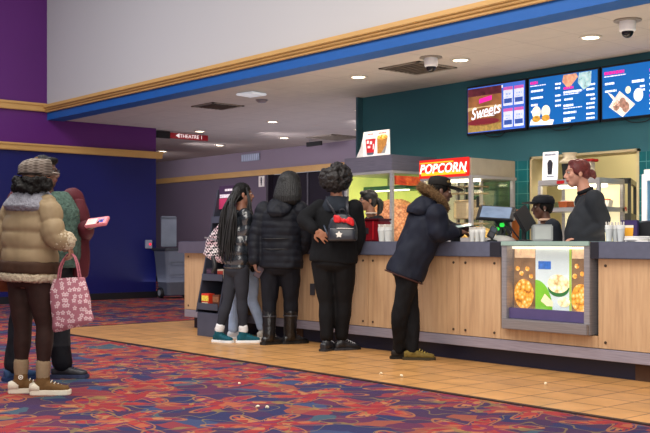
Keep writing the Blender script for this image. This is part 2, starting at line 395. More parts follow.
# ceiling fittings
M_GLOW = mat('#ffe9c4', .5, var=0, emit=9); M_RING = mat('#d8d2c6', .4)
L0 = None
LIGHTS = [(-9.47, 8.66), (-7.81, 8.75), (-6.07, 8.80), (-16.14, 10.64), (-14.02, 10.77), (-11.84, 10.88), (-20.29, 12.35), (-18.21, 12.52), (-16.07, 12.64), (-13.9, 12.74)]
LLAB = ['recessed round downlight above the popcorn carton sign, first in from the blue fascia', 'recessed round downlight between the square air grille and the left menu screen', 'recessed round downlight above the middle and right menu screens',
 'recessed downlight beside the red hanging theatre sign', 'recessed downlight behind the white square ceiling panel', 'recessed downlight near the teal wall corner, upper of two', 'recessed downlight farthest down the passage beside the blue wall end',
 'recessed downlight below the red hanging theatre sign in the passage', 'recessed downlight just in front of the black hanging sign', 'recessed downlight near the teal wall corner, lower of two']
for i, (x, y) in enumerate(LIGHTS):
    if L0 is None:
        L0 = thing('downlight', LLAB[0], 'ceiling light', (x, y, CZ), 0, 'recessed downlights in the low ceiling')
        Sh().lathe([(.115, 0), (.115, -.012), (.09, -.016), (.085, -.004)]).build('trim_ring', M_RING, L0, smooth=True)
        Sh().lathe([(.086, -.003), (.086, -.009), (.02, -.012)]).build('lens', M_GLOW, L0)
    else: dup(L0, (x, y, CZ), 0, LLAB[i])
def grille(loc, half, label, m_in, slats=7):
    t = thing('ceiling_vent', label, 'vent', loc, 0)
    h = half
    Sh().box(-h, h, -h, -h+.05, -.015, 0).box(-h, h, h-.05, h, -.015, 0).box(-h, -h+.05, -h, h, -.015, 0).box(h-.05, h, -h, h, -.015, 0).build('frame', mat('#8a8175', .5), t, bevel=.004)
    s = Sh()
    for i in range(slats):
        y = -h+.05+(2*h-.1)*(i+.5)/slats; s.box(-h+.05, h-.05, -.02, .02, -.003, .003, T(0, y, -.012) @ Matrix.Rotation(.6, 4, 'X'))
    s.build('louvre', mat('#968c80', .5), t)
    Sh().box(-h+.05, h-.05, -h+.05, h-.05, -.003, -.001).build('backing', m_in, t)
grille((-8.52, 8.77, CZ), .34, 'square louvred air grille in the ceiling beside the white dome camera', mat('#6a5f52', .7))
grille((-12.95, 8.87, CZ), .3, 'dark square air grille in the ceiling nearest the blue fascia end', mat('#33333a', .7))
grille((-15.3, 13.35, CZ), .42, 'dark air grille in the passage ceiling beside the black hanging sign', mat('#101016', .7))
def dome(loc, label):
    t = thing('dome_camera', label, 'security camera', loc, 0, 'dome cameras on the ceiling')
    Sh().lathe([(.13, 0), (.13, -.012), (.02, -.014)]).build('ceiling_plate', mat('#8d857b', .5), t, smooth=False)
    Sh().lathe([(.075, -.012), (.08, -.05), (.078, -.1), (.065, -.112)]).build('housing', mat('#f4f6fa', .4, var=.02), t, smooth=False)
    s = Sh(); s.ell((0, 0, -.11), (.058, .058, .062)); s.build('lens_dome', mat('#15151b', .08), t, smooth=True)
dome((-7.93, 8.38, CZ), 'white dome security camera beside the square air grille'); dome((-5.38, 8.40, CZ), 'white dome security camera above the right menu screen')
t = thing('ceiling_panel', 'white square access point hung flat below the passage ceiling', 'access point', (-11.44, 8.41, CZ), .15)
Sh().box(-.17, .17, -.15, .15, -.05, -.02).build('panel', mat('#e6ecf4', .4, emit=.25), t, bevel=.012); Sh().box(-.05, .05, -.05, .05, -.025, 0).build('bracket', M_STEEL, t)  # panel colour glows faintly to brighten it; it is no lamp
t = thing('smoke_detector', 'small flat round detector on the ceiling beyond the white square panel', 'smoke detector', (-11.98, 9.0, CZ))
Sh().lathe([(.08, 0), (.08, -.02), (.055, -.04), (.02, -.042)]).build('cover', mat('#8b8590', .6), t, smooth=True); Sh().lathe([(.095, 0), (.095, -.006), (.02, -.007)]).build('mount_plate', mat('#77717c', .6), t)
# hanging signs
t = thing('theatre_sign', 'red sign with white lettering hung across the passage', 'sign', (-16.5, 10.56, 3.03))
Sh().box(-.02, .02, -.37, .5, 0, .11).build('sign_panel', mat('#8c1420', .4, emit=.25), t, bevel=.006)
Sh().box(-.03, .03, -.66, -.37, -.01, .125).build('end_box', M_BLACK, t, bevel=.006)
text('◄THEATRE 1', .1, mat('#f3e6e6', .5, emit=.7), 'lettering', t, T(.022, .06, .055) @ RZ(PI/2) @ FRONT, sx=1.05)
for y in (-.3, .4): Sh().tube([(0, y, .1), (0, y, .145)], .008).build('hanger', M_STEEL, t)
t = thing('black_hanging_sign', 'narrow black sign hung from the ceiling over the dark doorway', 'sign', (-15.9, 13.3, 3.03))
Sh().box(-.24, .24, -.02, .02, 0, .09).build('sign_panel', M_BLACK, t, bevel=.005); Sh().tube([(-.15, 0, .08), (-.15, 0, .145)], .008).build('hanger', M_STEEL, t); Sh().tube([(.15, 0, .08), (.15, 0, .145)], .008).build('hanger', M_STEEL, t)
t = thing('restroom_sign', 'small white restroom sign with a dark figure beside the doorway', 'sign', (-18.62, 13.985, 2.44))
Sh().box(-.11, .11, -.012, .012, -.12, .13).build('plate', M_WHITE, t, bevel=.004)
s = Sh(); s.disc((0, .075), .025, -.016, -.012).prism([(-.045, .04), (-.02, .02), (-.03, -.03), (-.015, -.03), (-.015, -.09), (.015, -.09), (.015, -.03), (.03, -.03), (.02, .02), (.045, .04), (.03, .048), (-.03, .048)][::-1], -.016, -.012)
s.build('figure_symbol', mat('#23253a', .5), t)
t = thing('wall_vent', 'pale slotted vent high on the passage wall under the ceiling', 'vent', (-19.05, 13.98, 3.03))
Sh().box(-.36, .36, -.015, .0, -.085, .085).build('frame', mat('#93a0ba', .5), t, bevel=.005)
s = Sh()
for i in range(9): s.box(-.33+i*.08, -.29+i*.08, -.02, -.012, -.07, .07)
s.build('slats', mat('#b9c6dc', .5), t)
t = thing('wall_switch', 'small pale switch box with a red lamp on the blue wall', 'switch', (-16.3, 9.6, 1.0))
Sh().box(0, .04, -.07, .07, -.08, .08).build('box', mat('#8f95ab', .5), t, bevel=.008); Sh().disc((.02, 0), .025, .04, .05, plane='YZ').build('lamp', mat('#d0283a', .3, emit=1.5), t)

# wheeled bins beside the end of the blue wall
def bin_(name, label, loc, rz, col, lid_open):
    t = thing(name, label, 'bin', loc, rz)
    m = mat(col, .55, var=.06); md = mat('#2c2f38', .5)
    rings = []
    for z, a, b in ((.06, .2, .22), (.3, .23, .25), (.82, .27, .3), (.9, .28, .31)):
        rings.append([V((sx*a, sy*b, z)) for sx, sy in ((-.85, -1), (.85, -1), (1, -.85), (1, .85), (.85, 1), (-.85, 1), (-1, .85), (-1, -.85))])
    Sh().rings(rings).build('body', m, t, bevel=.01)
    Sh().box(-.3, .3, -.33, .33, .88, .93).build('rim', md, t, bevel=.012)
    Sh().box(.27, .285, -.2, .2, .62, .66).box(.255, .27, -.2, .2, .40, .43).build('moulded_rib', mat(col, .5, var=.1), t, bevel=.005)
    for sy in (-1, 1):
        w = Sh(); w.lathe([(.02, -.03), (.095, -.03), (.1, -.02), (.1, .02), (.095, .03), (.02, .03)]); o = w.build('wheel', mat('#1a1b20', .5), t, M=T(-.06, sy*.245, .1) @ Matrix.Rotation(PI/2, 4, 'X'))
        h = Sh(); h.lathe([(.01, -.035), (.06, -.035), (.055, .035), (.01, .035)]); h.build('hub', mat('#8b8e98', .4), o, M=T(-.06, sy*.247, .1) @ Matrix.Rotation(PI/2, 4, 'X'))
    if lid_open: Sh().box(-.33, -.3, -.12, .2, .95, 1.52).box(-.345, -.3, -.12, .2, 1.46, 1.53).build('lid', mat('#7d8798', .5), t, bevel=.012)
    else: Sh().box(-.29, .29, -.32, .32, .93, .97).build('lid', m, t, bevel=.015)
    return t
bin_('wheeled_bin', 'grey wheeled bin standing at the end of the blue wall', (-15.98, 9.97, 0), -.1, '#565b68', True)
bin_('wheeled_bin', 'blue-grey bin standing behind the grey wheeled bin', (-16.9, 11.35, 0), .1, '#5a7288', False)
# ------------------------------------------------------------------ the concession counter
CX0, CX1, FY, BY, TZ = -10.36, -1.6, 6.62, 7.36, 1.055
ct = thing('concession_counter', 'long maple-fronted concession counter with a dark grey top edge', 'counter', ((CX0+CX1)/2, 7.0, 0))
cx = (CX0+CX1)/2
def CB(s, x0, x1, y0, y1, z0, z1): return s.box(x0-cx, x1-cx, y0-7, y1-7, z0, z1)
GX0, GX1 = -5.416, -4.534                                  # opening for the display case
M_TOP = mat('#565a6c', .3, var=.1, vs=20); M_TOPD = mat('#23242c', .35)
s = Sh(); CB(s, CX0-.05, GX0, FY-.05, BY, .925, TZ); CB(s, GX1, CX1, FY-.05, BY, .925, TZ); CB(s, GX0, GX1, FY+.3, BY, .925, TZ)
s.build('worktop', M_TOP, ct, bevel=.006)
for a, b in ((-5.53, -5.42), (-4.53, -4.46), (-3.93, -3.78)): s = Sh(); CB(s, a, b, FY-.056, FY-.045, .93, TZ-.004); s.build('edge_insert', M_TOPD, ct)
xs = [CX0, -9.46, -8.28, -7.1, -5.92, -5.455]
xs2 = [-4.5, -3.34, -2.4, CX1]
pan = list(zip(xs[:-1], xs[1:]))+list(zip(xs2[:-1], xs2[1:]))
for a, b in pan:
    s = Sh(); CB(s, a+.003, b-.003, FY, FY+.03, .232, .925); s.build('front_panel', M_WOOD, ct, bevel=.003)
s = Sh(); CB(s, -5.455, -4.5, FY, FY+.03, .232, .325); s.build('front_panel', M_WOOD, ct, bevel=.003)
s = Sh(); CB(s, CX0-.02, CX0, FY, BY-.02, .14, .925); s.build('end_panel', M_WOOD, ct, bevel=.003)
for a, b in pan:
    for x in (a+.07, b-.07):
        for z in (.28, .87):
            s = Sh(); s.disc((x-cx, z), .011, FY-.006-7, FY+.002-7, 10); s.build('bolt', mat('#3f3227', .35), ct)
s = Sh(); CB(s, CX0, CX1, FY-.012, FY+.03, .142, .228); s.build('metal_band', m_brushed('#a5a1b0', .42), ct, bevel=.004)
s = Sh(); CB(s, CX0+.06, CX1, FY+.09, FY+.14, 0, .145); s.build('toe_kick', mat('#171b33', .45), ct)
for a, b in ((-4.22, -4.0), (-8.35, -8.2)): s = Sh(); CB(s, a, b, FY+.075, FY+.09, 0, .13); s.build('kick_repair', mat('#4f392d', .6), ct)
s = Sh(); CB(s, CX0+.02, CX1, BY-.06, BY-.03, .0, .925); s.build('rear_panel', mat('#3a3640', .6), ct)
s = Sh(); CB(s, -7.97, -7.9, FY-.012, FY+.005, .5, .62); s.build('outlet_plate', mat('#33343c', .4), ct)
# left end register block and its row of dark holders
s = Sh(); CB(s, CX0-.06, CX0+.95, FY-.06, FY-.0505, .915, TZ-.003); s.build('edge_insert', mat('#55505f', .5), ct)
for i in range(4):
    t = tag(Sh().lathe([(.02, 0), (.034, .005), (.038, .045), (.03, .05), (.028, .02)]).build('holder_cup', M_BLACK, smooth=False), 'small black cup in the row at the far left end of the counter', 'cup', 'black cups on the counter end')
    t.location = (CX0+.05+i*.105, 7.1, TZ)

# lit display case set into the counter front
dc = thing('display_case', 'backlit snack display case with popcorn pictures set into the counter', 'display case', (-4.975, FY, .33))
W2 = .435
s = Sh(); s.box(-W2, -W2+.055, -.05, .29, .0, .725).box(W2-.055, W2, -.05, .29, 0, .725).box(-W2, W2, .27, .29, 0, .7); s.build('frame', m_brushed('#9a989c', .35), dc, bevel=.004)
Sh().box(-W2+.03, W2-.005, -.08, .28, -.0, .085).build('sill', m_brushed('#8f8b8c', .35), dc, bevel=.006)
Sh().box(-W2+.055, W2-.055, -.02, .02, .085, .175).build('lower_rail', mat('#4d4470', .35), dc, bevel=.004)
Sh().box(-W2, W2, -.06, .29, .69, .728).build('top_plate', mat('#8fa79f', .15, var=.05), dc, bevel=.004)
Sh().box(-W2+.06, W2-.06, .02, .05, .665, .685).build('lamp_tube', mat('#fff6dc', .4, var=0, emit=1.3), dc)
g = Sh().box(-W2+.055, W2-.055, .05, .06, .17, .69).build('picture_panel', mat('#8a6a4a', .6, var=.3, vs=14, emit=.3), dc)
def pic(name, poly, m, off): Sh().prism(poly, .05-off-.001, .05-off).build(name, m, g)
def ellp(cx_, cz, rx, rz, n=24, a0=0, a1=2*PI): return [(cx_+rx*math.cos(a0+(a1-a0)*i/n), cz+rz*math.sin(a0+(a1-a0)*i/n)) for i in range(n+(0 if a1-a0 > 6.28 else 1))]
M_POP = m_popcorn('#ffe9b0', '#f0a63a', '#8a4a12', 30, .6); M_POPW = m_popcorn('#fffbe8', '#f3e3b4', '#b08a4c', 26, .6)
pic('packet_print', [(-.155, .172), (.2, .172), (.2, .688), (-.155, .688)], mat('#d3e2e6', .5, var=.12, vs=3, emit=.28), .003)
pic('green_print', ellp(-.155, .172, .17, .24, 14, 0, PI/2)+[(-.155, .172)], mat('#74b62f', .5, emit=.5), .005)
pic('green_edge', [(.178, .172), (.2, .172), (.2, .688), (.178, .688)], mat('#9bb84a', .5, emit=.5), .005)
pic('logo_print', [(-.125, .50), (-.0, .50), (-.0, .565), (-.125, .565)], mat('#2f5fa8', .5, var=.3, vs=40, emit=.8), .005)
pic('bowl_print', ellp(.075, .355, .105, .075, 16, PI, 2*PI), mat('#2c6a35', .5, emit=.6), .006)
pic('popcorn_print', ellp(.075, .385, .105, .075), M_POPW, .007)
pic('hand_print', [(-.1, .24), (-.06, .30), (.02, .235), (.02, .2), (-.04, .2)], mat('#d9c39e', .5, emit=1), .006)
pic('popcorn_print', ellp(.13, .24, .06, .04), M_POPW, .008)
pic('popcorn_print', ellp(-.275, .29, .1, .125), M_POP, .003)
pic('popcorn_print', ellp(.288, .275, .092, .115), M_POP, .003)
for x, z in ((-.3, .46), (-.24, .5), (-.2, .44), (-.34, .5), (.23, .45), (.3, .47), (.34, .42), (.25, .53), (.35, .51)): pic('popcorn_print', ellp(x, z, .022, .02, 10), M_POP, .003)
pic('bright_print', [(-.37, .59), (-.16, .59), (-.16, .685), (-.37, .685)], mat('#e9c8a0', .5, var=.2, vs=30, emit=.45), .003)
pic('bright_print', [(.205, .59), (.375, .59), (.375, .685), (.205, .685)], mat('#e9c8a0', .5, var=.2, vs=30, emit=.45), .003)
Sh().box(-W2+.056, W2-.056, -.012, -.006, .175, .69).build('glass', m_glass(), dc)

# ------------------------------------------------------------------ things on the counter
def cx_at(x, Y):                                          # world x on the line of depth Y below photo column x
    k = (x-325)/F; Z = Y/(CR.y*k+CF.y); return CR.x*Z*k+CF.x*Z
def stack(x, Y, label, group, h=.15, r=.04, col='#dcdcd6', n=9, name='cup_stack', cat='cups'):
    t = thing(name, label, cat, (cx_at(x, Y), Y, TZ+.001), 0, group)
    o = Sh()
    o.lathe([(r*.72, 0), (r*.98, h*.75), (r, h*.76), (r*.99, h), (r*.9, h), (r*.85, h*.8)], n=20); o.build('cup', mat(col, .35), t, smooth=False)
    s = Sh()
    for i in range(n): s.lathe([(r*.99, h*.76+i*h*.027), (r*1.05, h*.765+i*h*.027), (r*1.0, h*.78+i*h*.027)], n=20)
    s.build('stacked_rims', mat('#f1f1ee', .4), t)
    for k in range(6): # straws or paper sleeves standing in the stack
        a = k*1.05; Sh().tube([(r*.55*math.cos(a), r*.55*math.sin(a), h*.5), (r*.8*math.cos(a), r*.8*math.sin(a), h*1.17)], .006, n=6, sub=1).build('straw', mat('#d5cfc4', .5), t)
    return t
for i, x in enumerate((472, 477.5, 482.5)): stack(x, 6.74+.03*(i % 2), ['paper straw cup nearest the man in the parka, first of three', 'middle paper straw cup of three beside the touchscreen till', 'paper straw cup closest to the touchscreen till'][i], 'straw cups beside the till', h=.105, r=.027)
for i, x in enumerate((609, 615.5, 621)): stack(x, 6.9+.05*(i % 2), ['clear cup stack nearest the red-haired worker, first of three', 'middle clear cup stack on the counter right of the display case', 'clear cup stack beside the purple and yellow drink box'][i], 'clear cup stacks', h=.13, r=.03, col='#cfd3d3')
for i, x in enumerate((382, 388)): stack(x, 6.84, ['white paper cup against the red napkin box', 'white paper cup nearest the back of the parka'][i], 'white paper cups by the red box', h=.14, r=.04, n=3)
# dark red napkin box
t = thing('napkin_box', 'glossy dark red napkin box on the counter before the dark-haired worker', 'napkin box', (cx_at(375, 7.12), 7.12, TZ))
Sh().box(-.15, .15, -.09, .09, 0, .215).build('box_body', mat('#6d0f16', .2, var=.2), t, bevel=.012)
Sh().box(-.155, .155, -.095, .095, .215, .235).build('lid', mat('#4c0c14', .25), t, bevel=.006)
Sh().box(-.06, -.045, -.094, -.088, .02, .21).box(.06, .075, -.094, -.088, .02, .21).build('corner_strip', mat('#a81b22', .2), t)
Sh().box(-.11, .0, -.093, -.088, .08, .14).build('slot', M_BLACK, t)
# touchscreen till
X = cx_at(500, 7.0)
t = thing('touchscreen_till', 'black touchscreen till tilted on its stand with a green light', 'till', (X, 7.0, TZ), YAW)
s = Sh(); s.ell((0, 0, 0), (.16, .12, .05)); me = s
rings = [[V((r*1.25*math.cos(2*PI*j/24), r*math.sin(2*PI*j/24), z)) for j in range(24)] for r, z in ((.115, 0), (.115, .01), (.09, .035), (.05, .052), (.02, .056))]
Sh().rings(rings).build('base', mat('#b7b3ae', .5), t, smooth=True)
Sh().tube([(0, .02, .04), (.02, .04, .13), (-.02, .03, .2), (-.035, .02, .235)], [.035, .03, .032, .03], n=10).build('stand', M_BLACK, t, smooth=True)
R = T(-.03, 0, .245) @ RZ(-.1) @ Matrix.Rotation(.18, 4, 'Y') @ Matrix.Rotation(-.95, 4, 'X') @ Matrix.Rotation(0, 4, 'Z')
R = T(-.03, 0, .25) @ Matrix(((1, .27, 0, 0), (0, .85, -.5, 0), (-.06, .5, .85, 0), (0, 0, 0, 1)))
o = Sh().box(-.17, .16, -.125, .125, -.012, .012).build('screen_housing', M_BLACK, t, bevel=.006, M=R)
Sh().box(-.14, .125, -.1, .102, .0125, .0145).build('display', mat('#6d7f98', .2, var=.25, vs=9, emit=.22), o, M=R)
Sh().box(-.01, .03, -.06, -.03, .13, .165).build('status_light', mat('#18c83c', .3, emit=1.0), t, bevel=.006)
Sh().box(-.045, -.015, -.06, -.03, .10, .125).build('status_light', mat('#18c83c', .3, emit=1.0), t, bevel=.004)
s = Sh()
for i in range(7):
    a = random.uniform(-.02, .14); s.tube([(a, -.02, .16+random.uniform(-.03, .04)), (a+.05, -.03, .08), (a+random.uniform(-.04, .1), 0, .03)], .007, n=6)
s.build('cable', mat('#24242a', .4), t, smooth=True)
# card reader on its own stem
t = thing('card_reader', 'small black card reader leaning beside the touchscreen till', 'card reader', (cx_at(492, 6.82), 6.82, TZ), YAW)
A = T(0, 0, .075) @ Matrix.Rotation(.5, 4, 'Y') @ Matrix.Rotation(-.25, 4, 'X')
Sh().box(-.032, .032, -.012, .012, -.05, .06).build('body', M_BLACK, t, bevel=.006, M=A); Sh().box(-.024, .024, -.0145, -.012, .01, .05).build('display', mat('#4a4f58', .2), t, M=A)
Sh().box(-.02, .02, -.014, -.012, -.04, .0).build('keypad', mat('#3c3c42', .5), t, M=A); Sh().lathe([(.045, 0), (.045, .01), (.012, .02), (.012, .05)]).build('base', M_BLACK, t)
# second screen seen edge on
t = thing('order_screen', 'black order screen turned edge-on beside the touchscreen till', 'screen', (cx_at(524, 7.06), 7.06, TZ), YAW)
A = T(0, 0, .2) @ Matrix(((.38, .3, 0, 0), (.0, .85, 0, 0), (-.62, .1, 1, 0), (0, 0, 0, 1)))
A = T(.01, 0, .185) @ Matrix.Rotation(.62, 4, 'Y') @ Matrix.Rotation(-.35, 4, 'Z')
A = T(.005, 0, .2) @ Matrix.Rotation(-.52, 4, 'Y') @ Matrix.Rotation(.95, 4, 'Z')
o = Sh().box(-.14, .14, -.015, .015, -.1, .1).build('screen_housing', M_BLACK, t, bevel=.008, M=A); Sh().box(-.12, .12, .0152, .017, -.085, .085).build('display', mat('#3c4658', .15), o, M=A)
Sh().lathe([(.07, 0), (.07, .012), (.02, .02), (.02, .16)]).build('stand', M_BLACK, t)
t = thing('orange_cup', 'orange carton tucked between the two black till screens', 'carton', (cx_at(515.5, 7.22), 7.22, TZ))
Sh().lathe([(.03, 0), (.036, .19), (.034, .19), (.03, .17)]).build('carton', mat('#d9762a', .5), t); Sh().box(-.03, .02, -.004, .004, .17, .29).build('flap', mat('#c5652a', .5), t, M=Matrix.Rotation(.15, 4, 'Y'))
# silver printer box
t = thing('receipt_printer', 'square grey receipt printer on the counter before the capped worker', 'printer', (cx_at(542, 6.98), 6.98, TZ), YAW-.1)
Sh().box(-.085, .085, -.07, .07, 0, .145).build('housing', mat('#8e918f', .35, metal=.3), t, bevel=.01); Sh().box(-.07, .068, -.074, -.07, .02, .13).build('front_cover', mat('#a2a5a1', .3, metal=.3), t, bevel=.003)
Sh().box(-.05, .05, -.03, -.02, .143, .15).build('paper_slot', M_BLACK, t)
# black dispenser by the man's hands
t = thing('straw_dispenser', 'black pump dispenser standing on the counter by the parka sleeve', 'dispenser', (cx_at(455.5, 6.93), 6.93, TZ))
Sh().lathe([(.045, 0), (.045, .1), (.03, .115), (.012, .12), (.012, .15)]).build('bottle', M_BLACK, t); Sh().box(-.012, .06, -.012, .012, .15, .165).build('spout', M_BLACK, t, bevel=.003)
# right end: drink box, black device, papers
t = thing('drink_box', 'purple card holder with a yellow drink picture on the counter', 'card holder', (cx_at(630, 7.0), 7.0, TZ), .3)
Sh().box(-.065, .065, -.03, .03, 0, .17).build('holder', mat('#38285c', .4), t, bevel=.004)
Sh().prism([(-.03, .03), (.03, .03), (.036, .11), (-.036, .11)], -.034, -.03).build('drink_print', mat('#e0a02c', .4, emit=.2), t); Sh().prism([(-.036, .11), (.036, .11), (.036, .13), (-.036, .13)], -.034, -.03).build('foam_print', mat('#efe6d0', .4), t)
t = thing('black_scale', 'low black device with a sloped front at the counter end', 'device', (cx_at(645, 7.15), 7.15, TZ), .2)
Sh().prism([(-.1, 0), (.12, 0), (.12, .16), (-.04, .15), (-.1, .05)], -.08, .08).build('housing', M_BLACK, t, bevel=.008); Sh().box(-.03, .11, -.07, .07, .158, .164).build('top_plate', M_DSTEEL, t, M=Matrix.Rotation(-.06, 4, 'Y'))
t = thing('paper_pile', 'loose pile of white paper bags at the end of the counter', 'paper', (cx_at(642, 6.88), 6.88, TZ))
for i in range(4): Sh().box(-.12, .12, -.06, .06, i*.011, i*.011+.009, RZ(random.uniform(-.25, .25))).build('sheet', mat('#e9e7e2', .7), t)

# ------------------------------------------------------------------ candy rack at the end of the counter
rk = thing('candy_rack', 'black slanted candy rack with a pink header card at the counter end', 'rack', (-9.2, 6.36, 0), 0)
M_RK = mat('#30333f', .5, var=.08)
Sh().box(-.21, .21, -.195, .19, .0, .27).build('base', mat('#464b5c', .5), rk, bevel=.008)
SHR = Matrix.Identity(4)
for sx in (-.215, .215): Sh().prism([(-.2, .27), (.19, .27), (.19, 1.64), (.09, 1.64)], sx-.012, sx+.012, 'YZ').build('side_panel', M_RK, rk)
Sh().box(-.203, .203, .17, .185, .27, 1.5).build('back_panel', mat('#1b1c26', .6), rk)
for z, y in ((.3, -.19), (.62, -.125), (.94, -.06), (1.26, .0)):
    Sh().box(-.203, .203, y, .168, z, z+.02).box(-.203, .203, y-.012, y, z, z+.075).build('shelf', mat('#3d4150', .5), rk, bevel=.003)
hd = Sh().box(-.2, .12, .1, .115, 1.42, 1.68).build('header_card', mat('#3d2748', .5), rk, M=SHR)
Sh().box(-.2, .12, .096, .1, 1.42, 1.54).build('pink_stripe', mat('#b0305c', .5, emit=.15), hd, M=SHR)
s = Sh()
for z, a, b in ((1.63, -.08, .08), (1.57, -.18, .1), (1.555, -.18, .06)):
    x = a
    while x < b: w_ = random.uniform(.015, .035); s.box(x, x+w_, .093, .096, z-.01, z+.014); x += w_+.008
s.build('lettering', mat('#e8dce6', .5, emit=.2), hd, M=SHR)
MR = Matrix.Translation((-9.2, 6.36, 0))
def candy(i, loc, dims, cols, label):
    w, d, h = dims; t = thing('candy_box', label, 'candy box', MR @ V((loc[0], loc[1], loc[2]+.002)), 0, 'boxes on the candy rack')
    Sh().box(-w/2, w/2, -d/2, d/2, 0, h).build('carton', mat(cols[0], .4, var=.1), t, bevel=.004)
    Sh().box(-w/2+.008, w/2-.008, -d/2-.002, -d/2, h*.45, h*.85).build('front_print', mat(cols[1], .4, var=.4, vs=60), t)
    Sh().box(-w/2+.02, w/2-.02, -d/2-.003, -d/2-.001, h*.1, h*.35).build('lower_print', mat(cols[2], .4, var=.3, vs=60), t)
candy(0, (-.1, -.12, .325), (.15, .08, .15), ('#c8361f', '#eccb4a', '#f2e4b8'), 'orange-red candy box on the lowest shelf of the rack')
candy(1, (.08, -.1, .325), (.13, .08, .14), ('#6a3a24', '#8c5a38', '#3a2418'), 'brown candy box on the lowest rack shelf behind the braided girl')
candy(2, (-.1, -.05, .645), (.16, .08, .11), ('#2c2430', '#50384a', '#383040'), 'dark candy box on the second shelf up of the rack')
candy(3, (.08, -.04, .645), (.12, .08, .1), ('#c9b8a0', '#a83a2c', '#d8c8b0'), 'pale candy box on the second rack shelf behind the braids')
candy(4, (.1, .08, 1.285), (.07, .05, .12), ('#8c2038', '#c04060', '#701828'), 'upright red candy box on the top shelf of the rack')
# ------------------------------------------------------------------ menu screens
M_SCR = mat('#14151a', .3)
def screen(x0, x1, label, bg):
    t = thing('menu_screen', label, 'menu screen', ((x0+x1)/2, 9.95, 2.43), 0, 'menu screens on the teal wall')
    w = (x1-x0)/2-.008
    Sh().box(-w, w, -.05, .0, 0, .64).build('bezel', M_SCR, t, bevel=.006)
    Sh().box(-.2, .2, .0, .05, .2, .45).build('wall_mount', M_SCR, t)
    p = Sh().box(-w+.025, w-.025, -.054, -.049, .03, .615).build('display', mat(bg, .35, var=.05, vs=2, emit=1.0), t)
    Sh().tube([(-.2, -.02, .0), (-.12, -.025, -.035), (.05, -.025, -.04), (.12, -.02, .0)], .006, n=6).build('cable', M_BLACK, t)
    return t, p, w
_k = [0]
def art(p, poly, m, name='picture', lay=1): Sh().prism(poly, -.054-.001*lay-.0008, -.054-.001*lay).build(name, m, p)
def rct(a, b, c, d): return [(a, c), (b, c), (b, d), (a, d)]
def lines(p, rows, m, name='menu_lettering'):
    s = Sh()
    for x0, x1, z, h in rows:
        x = x0
        while x < x1-.004:
            w_ = min(random.uniform(.018, .05), x1-x); s.prism(rct(x, x+w_, z, z+h), -.0562, -.0552); x += w_+.008
    s.build(name, m, p)
E_ = lambda c, e=1.0, v=.1, vs=30: mat(c, .5, var=v, vs=vs, emit=e)
WT = E_('#f4f6ff', 1.1, 0); PK = E_('#e0269c', 1.0, .05)
t, p, w = screen(-8.74, -7.745, 'menu screen showing golden sweets lettering, first of the three', '#3c62c0')
art(p, rct(-w+.03, .1, .04, .6), E_('#8c5a36', .8, .5, 6), 'stage_picture')
art(p, rct(-w+.03, .1, .5, .6), E_('#5a2430', .7, .5, 14), 'stage_picture', 2)
art(p, [(x, .3+.05*math.sin((x+.5)*5)) for x in np.linspace(.1, -w+.03, 10)][::-1]+[(.1, .36), (-w+.03, .36)], E_('#c6a878', .9, .3, 9), 'stage_picture', 2)
art(p, ellp(-.2, .16, .26, .045), E_('#7a2430', .8), 'stage_picture', 2); art(p, rct(-w+.03, .1, .04, .13), E_('#a98a4a', .7, .3), 'stage_picture', 2)
text('Sweets', .21, WT, 'lettering', p, T(-.17, -.058, .29) @ Matrix.Rotation(-.12, 4, 'Y') @ FRONT, shear=.35, bold=.001, sx=.82)
art(p, [(-.27, .40), (-.06, .43), (-.06, .49), (-.27, .46)], PK, 'pink_banner', 3)
lines(p, [(-.33, -.15, .5, .02), (-.28, -.02, .225, .012), (-.3, -.06, .11, .022), (-.1, .12, .565, .03)], WT)
for i, (x, z) in enumerate(((.13, .33), (.30, .33), (.13, .06), (.30, .06))):
    art(p, rct(x, x+.145, z, z+.235), E_('#d9def0', .9, .2), 'packet_picture', 1); art(p, rct(x+.01, x+.135, z+.03, z+.09), E_('#3454a4', .8), 'packet_picture', 2)
    art(p, rct(x, x+.145, z+.195, z+.235), E_('#c25aa8', .9), 'packet_picture', 2); lines(p, [(x+.03, x+.12, z+.13, .03), (x+.03, x+.1, z+.1, .018)], E_('#9aa6d0', 1, 0))
BLUE = '#0a5aa4'
t, p, w = screen(-7.745, -6.70, 'menu screen with twin drinks low in its corner, middle of the three', BLUE)
lines(p, [(-.47, -.36, .545, .035)], PK); lines(p, [(.02, .16, .43, .03)], PK)
lines(p, [(-.47, -.24, .52, .01)]+[(-.46, -.46+a, z, .024) for a, z in ((.19, .45), (.18, .365), (.1, .28), (.11, .2))]+[(-.1, -.02, z, .022) for z in (.5, .45, .36, .3, .24)], WT)
lines(p, [(.02, .28, .385, .024), (.02, .24, .365, .01), (.03, .15, .3, .022), (.02, .16, .225, .026), (.02, .28, .2, .01), (.02, .2, .14, .024), (.02, .18, .07, .024), (.02, .12, .0+.045, .02)]+[(.34, .45, z, .022) for z in (.385, .32, .22, .17, .1, .05)]+[(.4, .46, z, .02) for z in (.44, .27)], WT)
for x in (-.38, -.24):
    art(p, ellp(x, .2, .065, .075), E_('#efe6d0', .95, .25), 'dish_picture'); art(p, ellp(x, .12, .06, .04), E_('#c99436', .9, .5), 'dish_picture', 2)
art(p, [(-.48, .05), (-.14, .03), (-.12, .09), (-.46, .12)], E_('#ece8e2', .95), 'dish_picture')
art(p, [(-.0, .53), (.09, .43), (.22, .56), (.2, .605), (.02, .605)], E_('#d79a7a', .9, .5, 25), 'pizza_picture')
art(p, [(.22, .49), (.3, .4), (.4, .44), (.41, .605), (.24, .605)], E_('#a8c8cc', .9, .6, 20), 'wrap_picture')
t, p, w = screen(-6.70, -5.66, 'menu screen with a pretzel tray picture, nearest the right dome camera', BLUE)
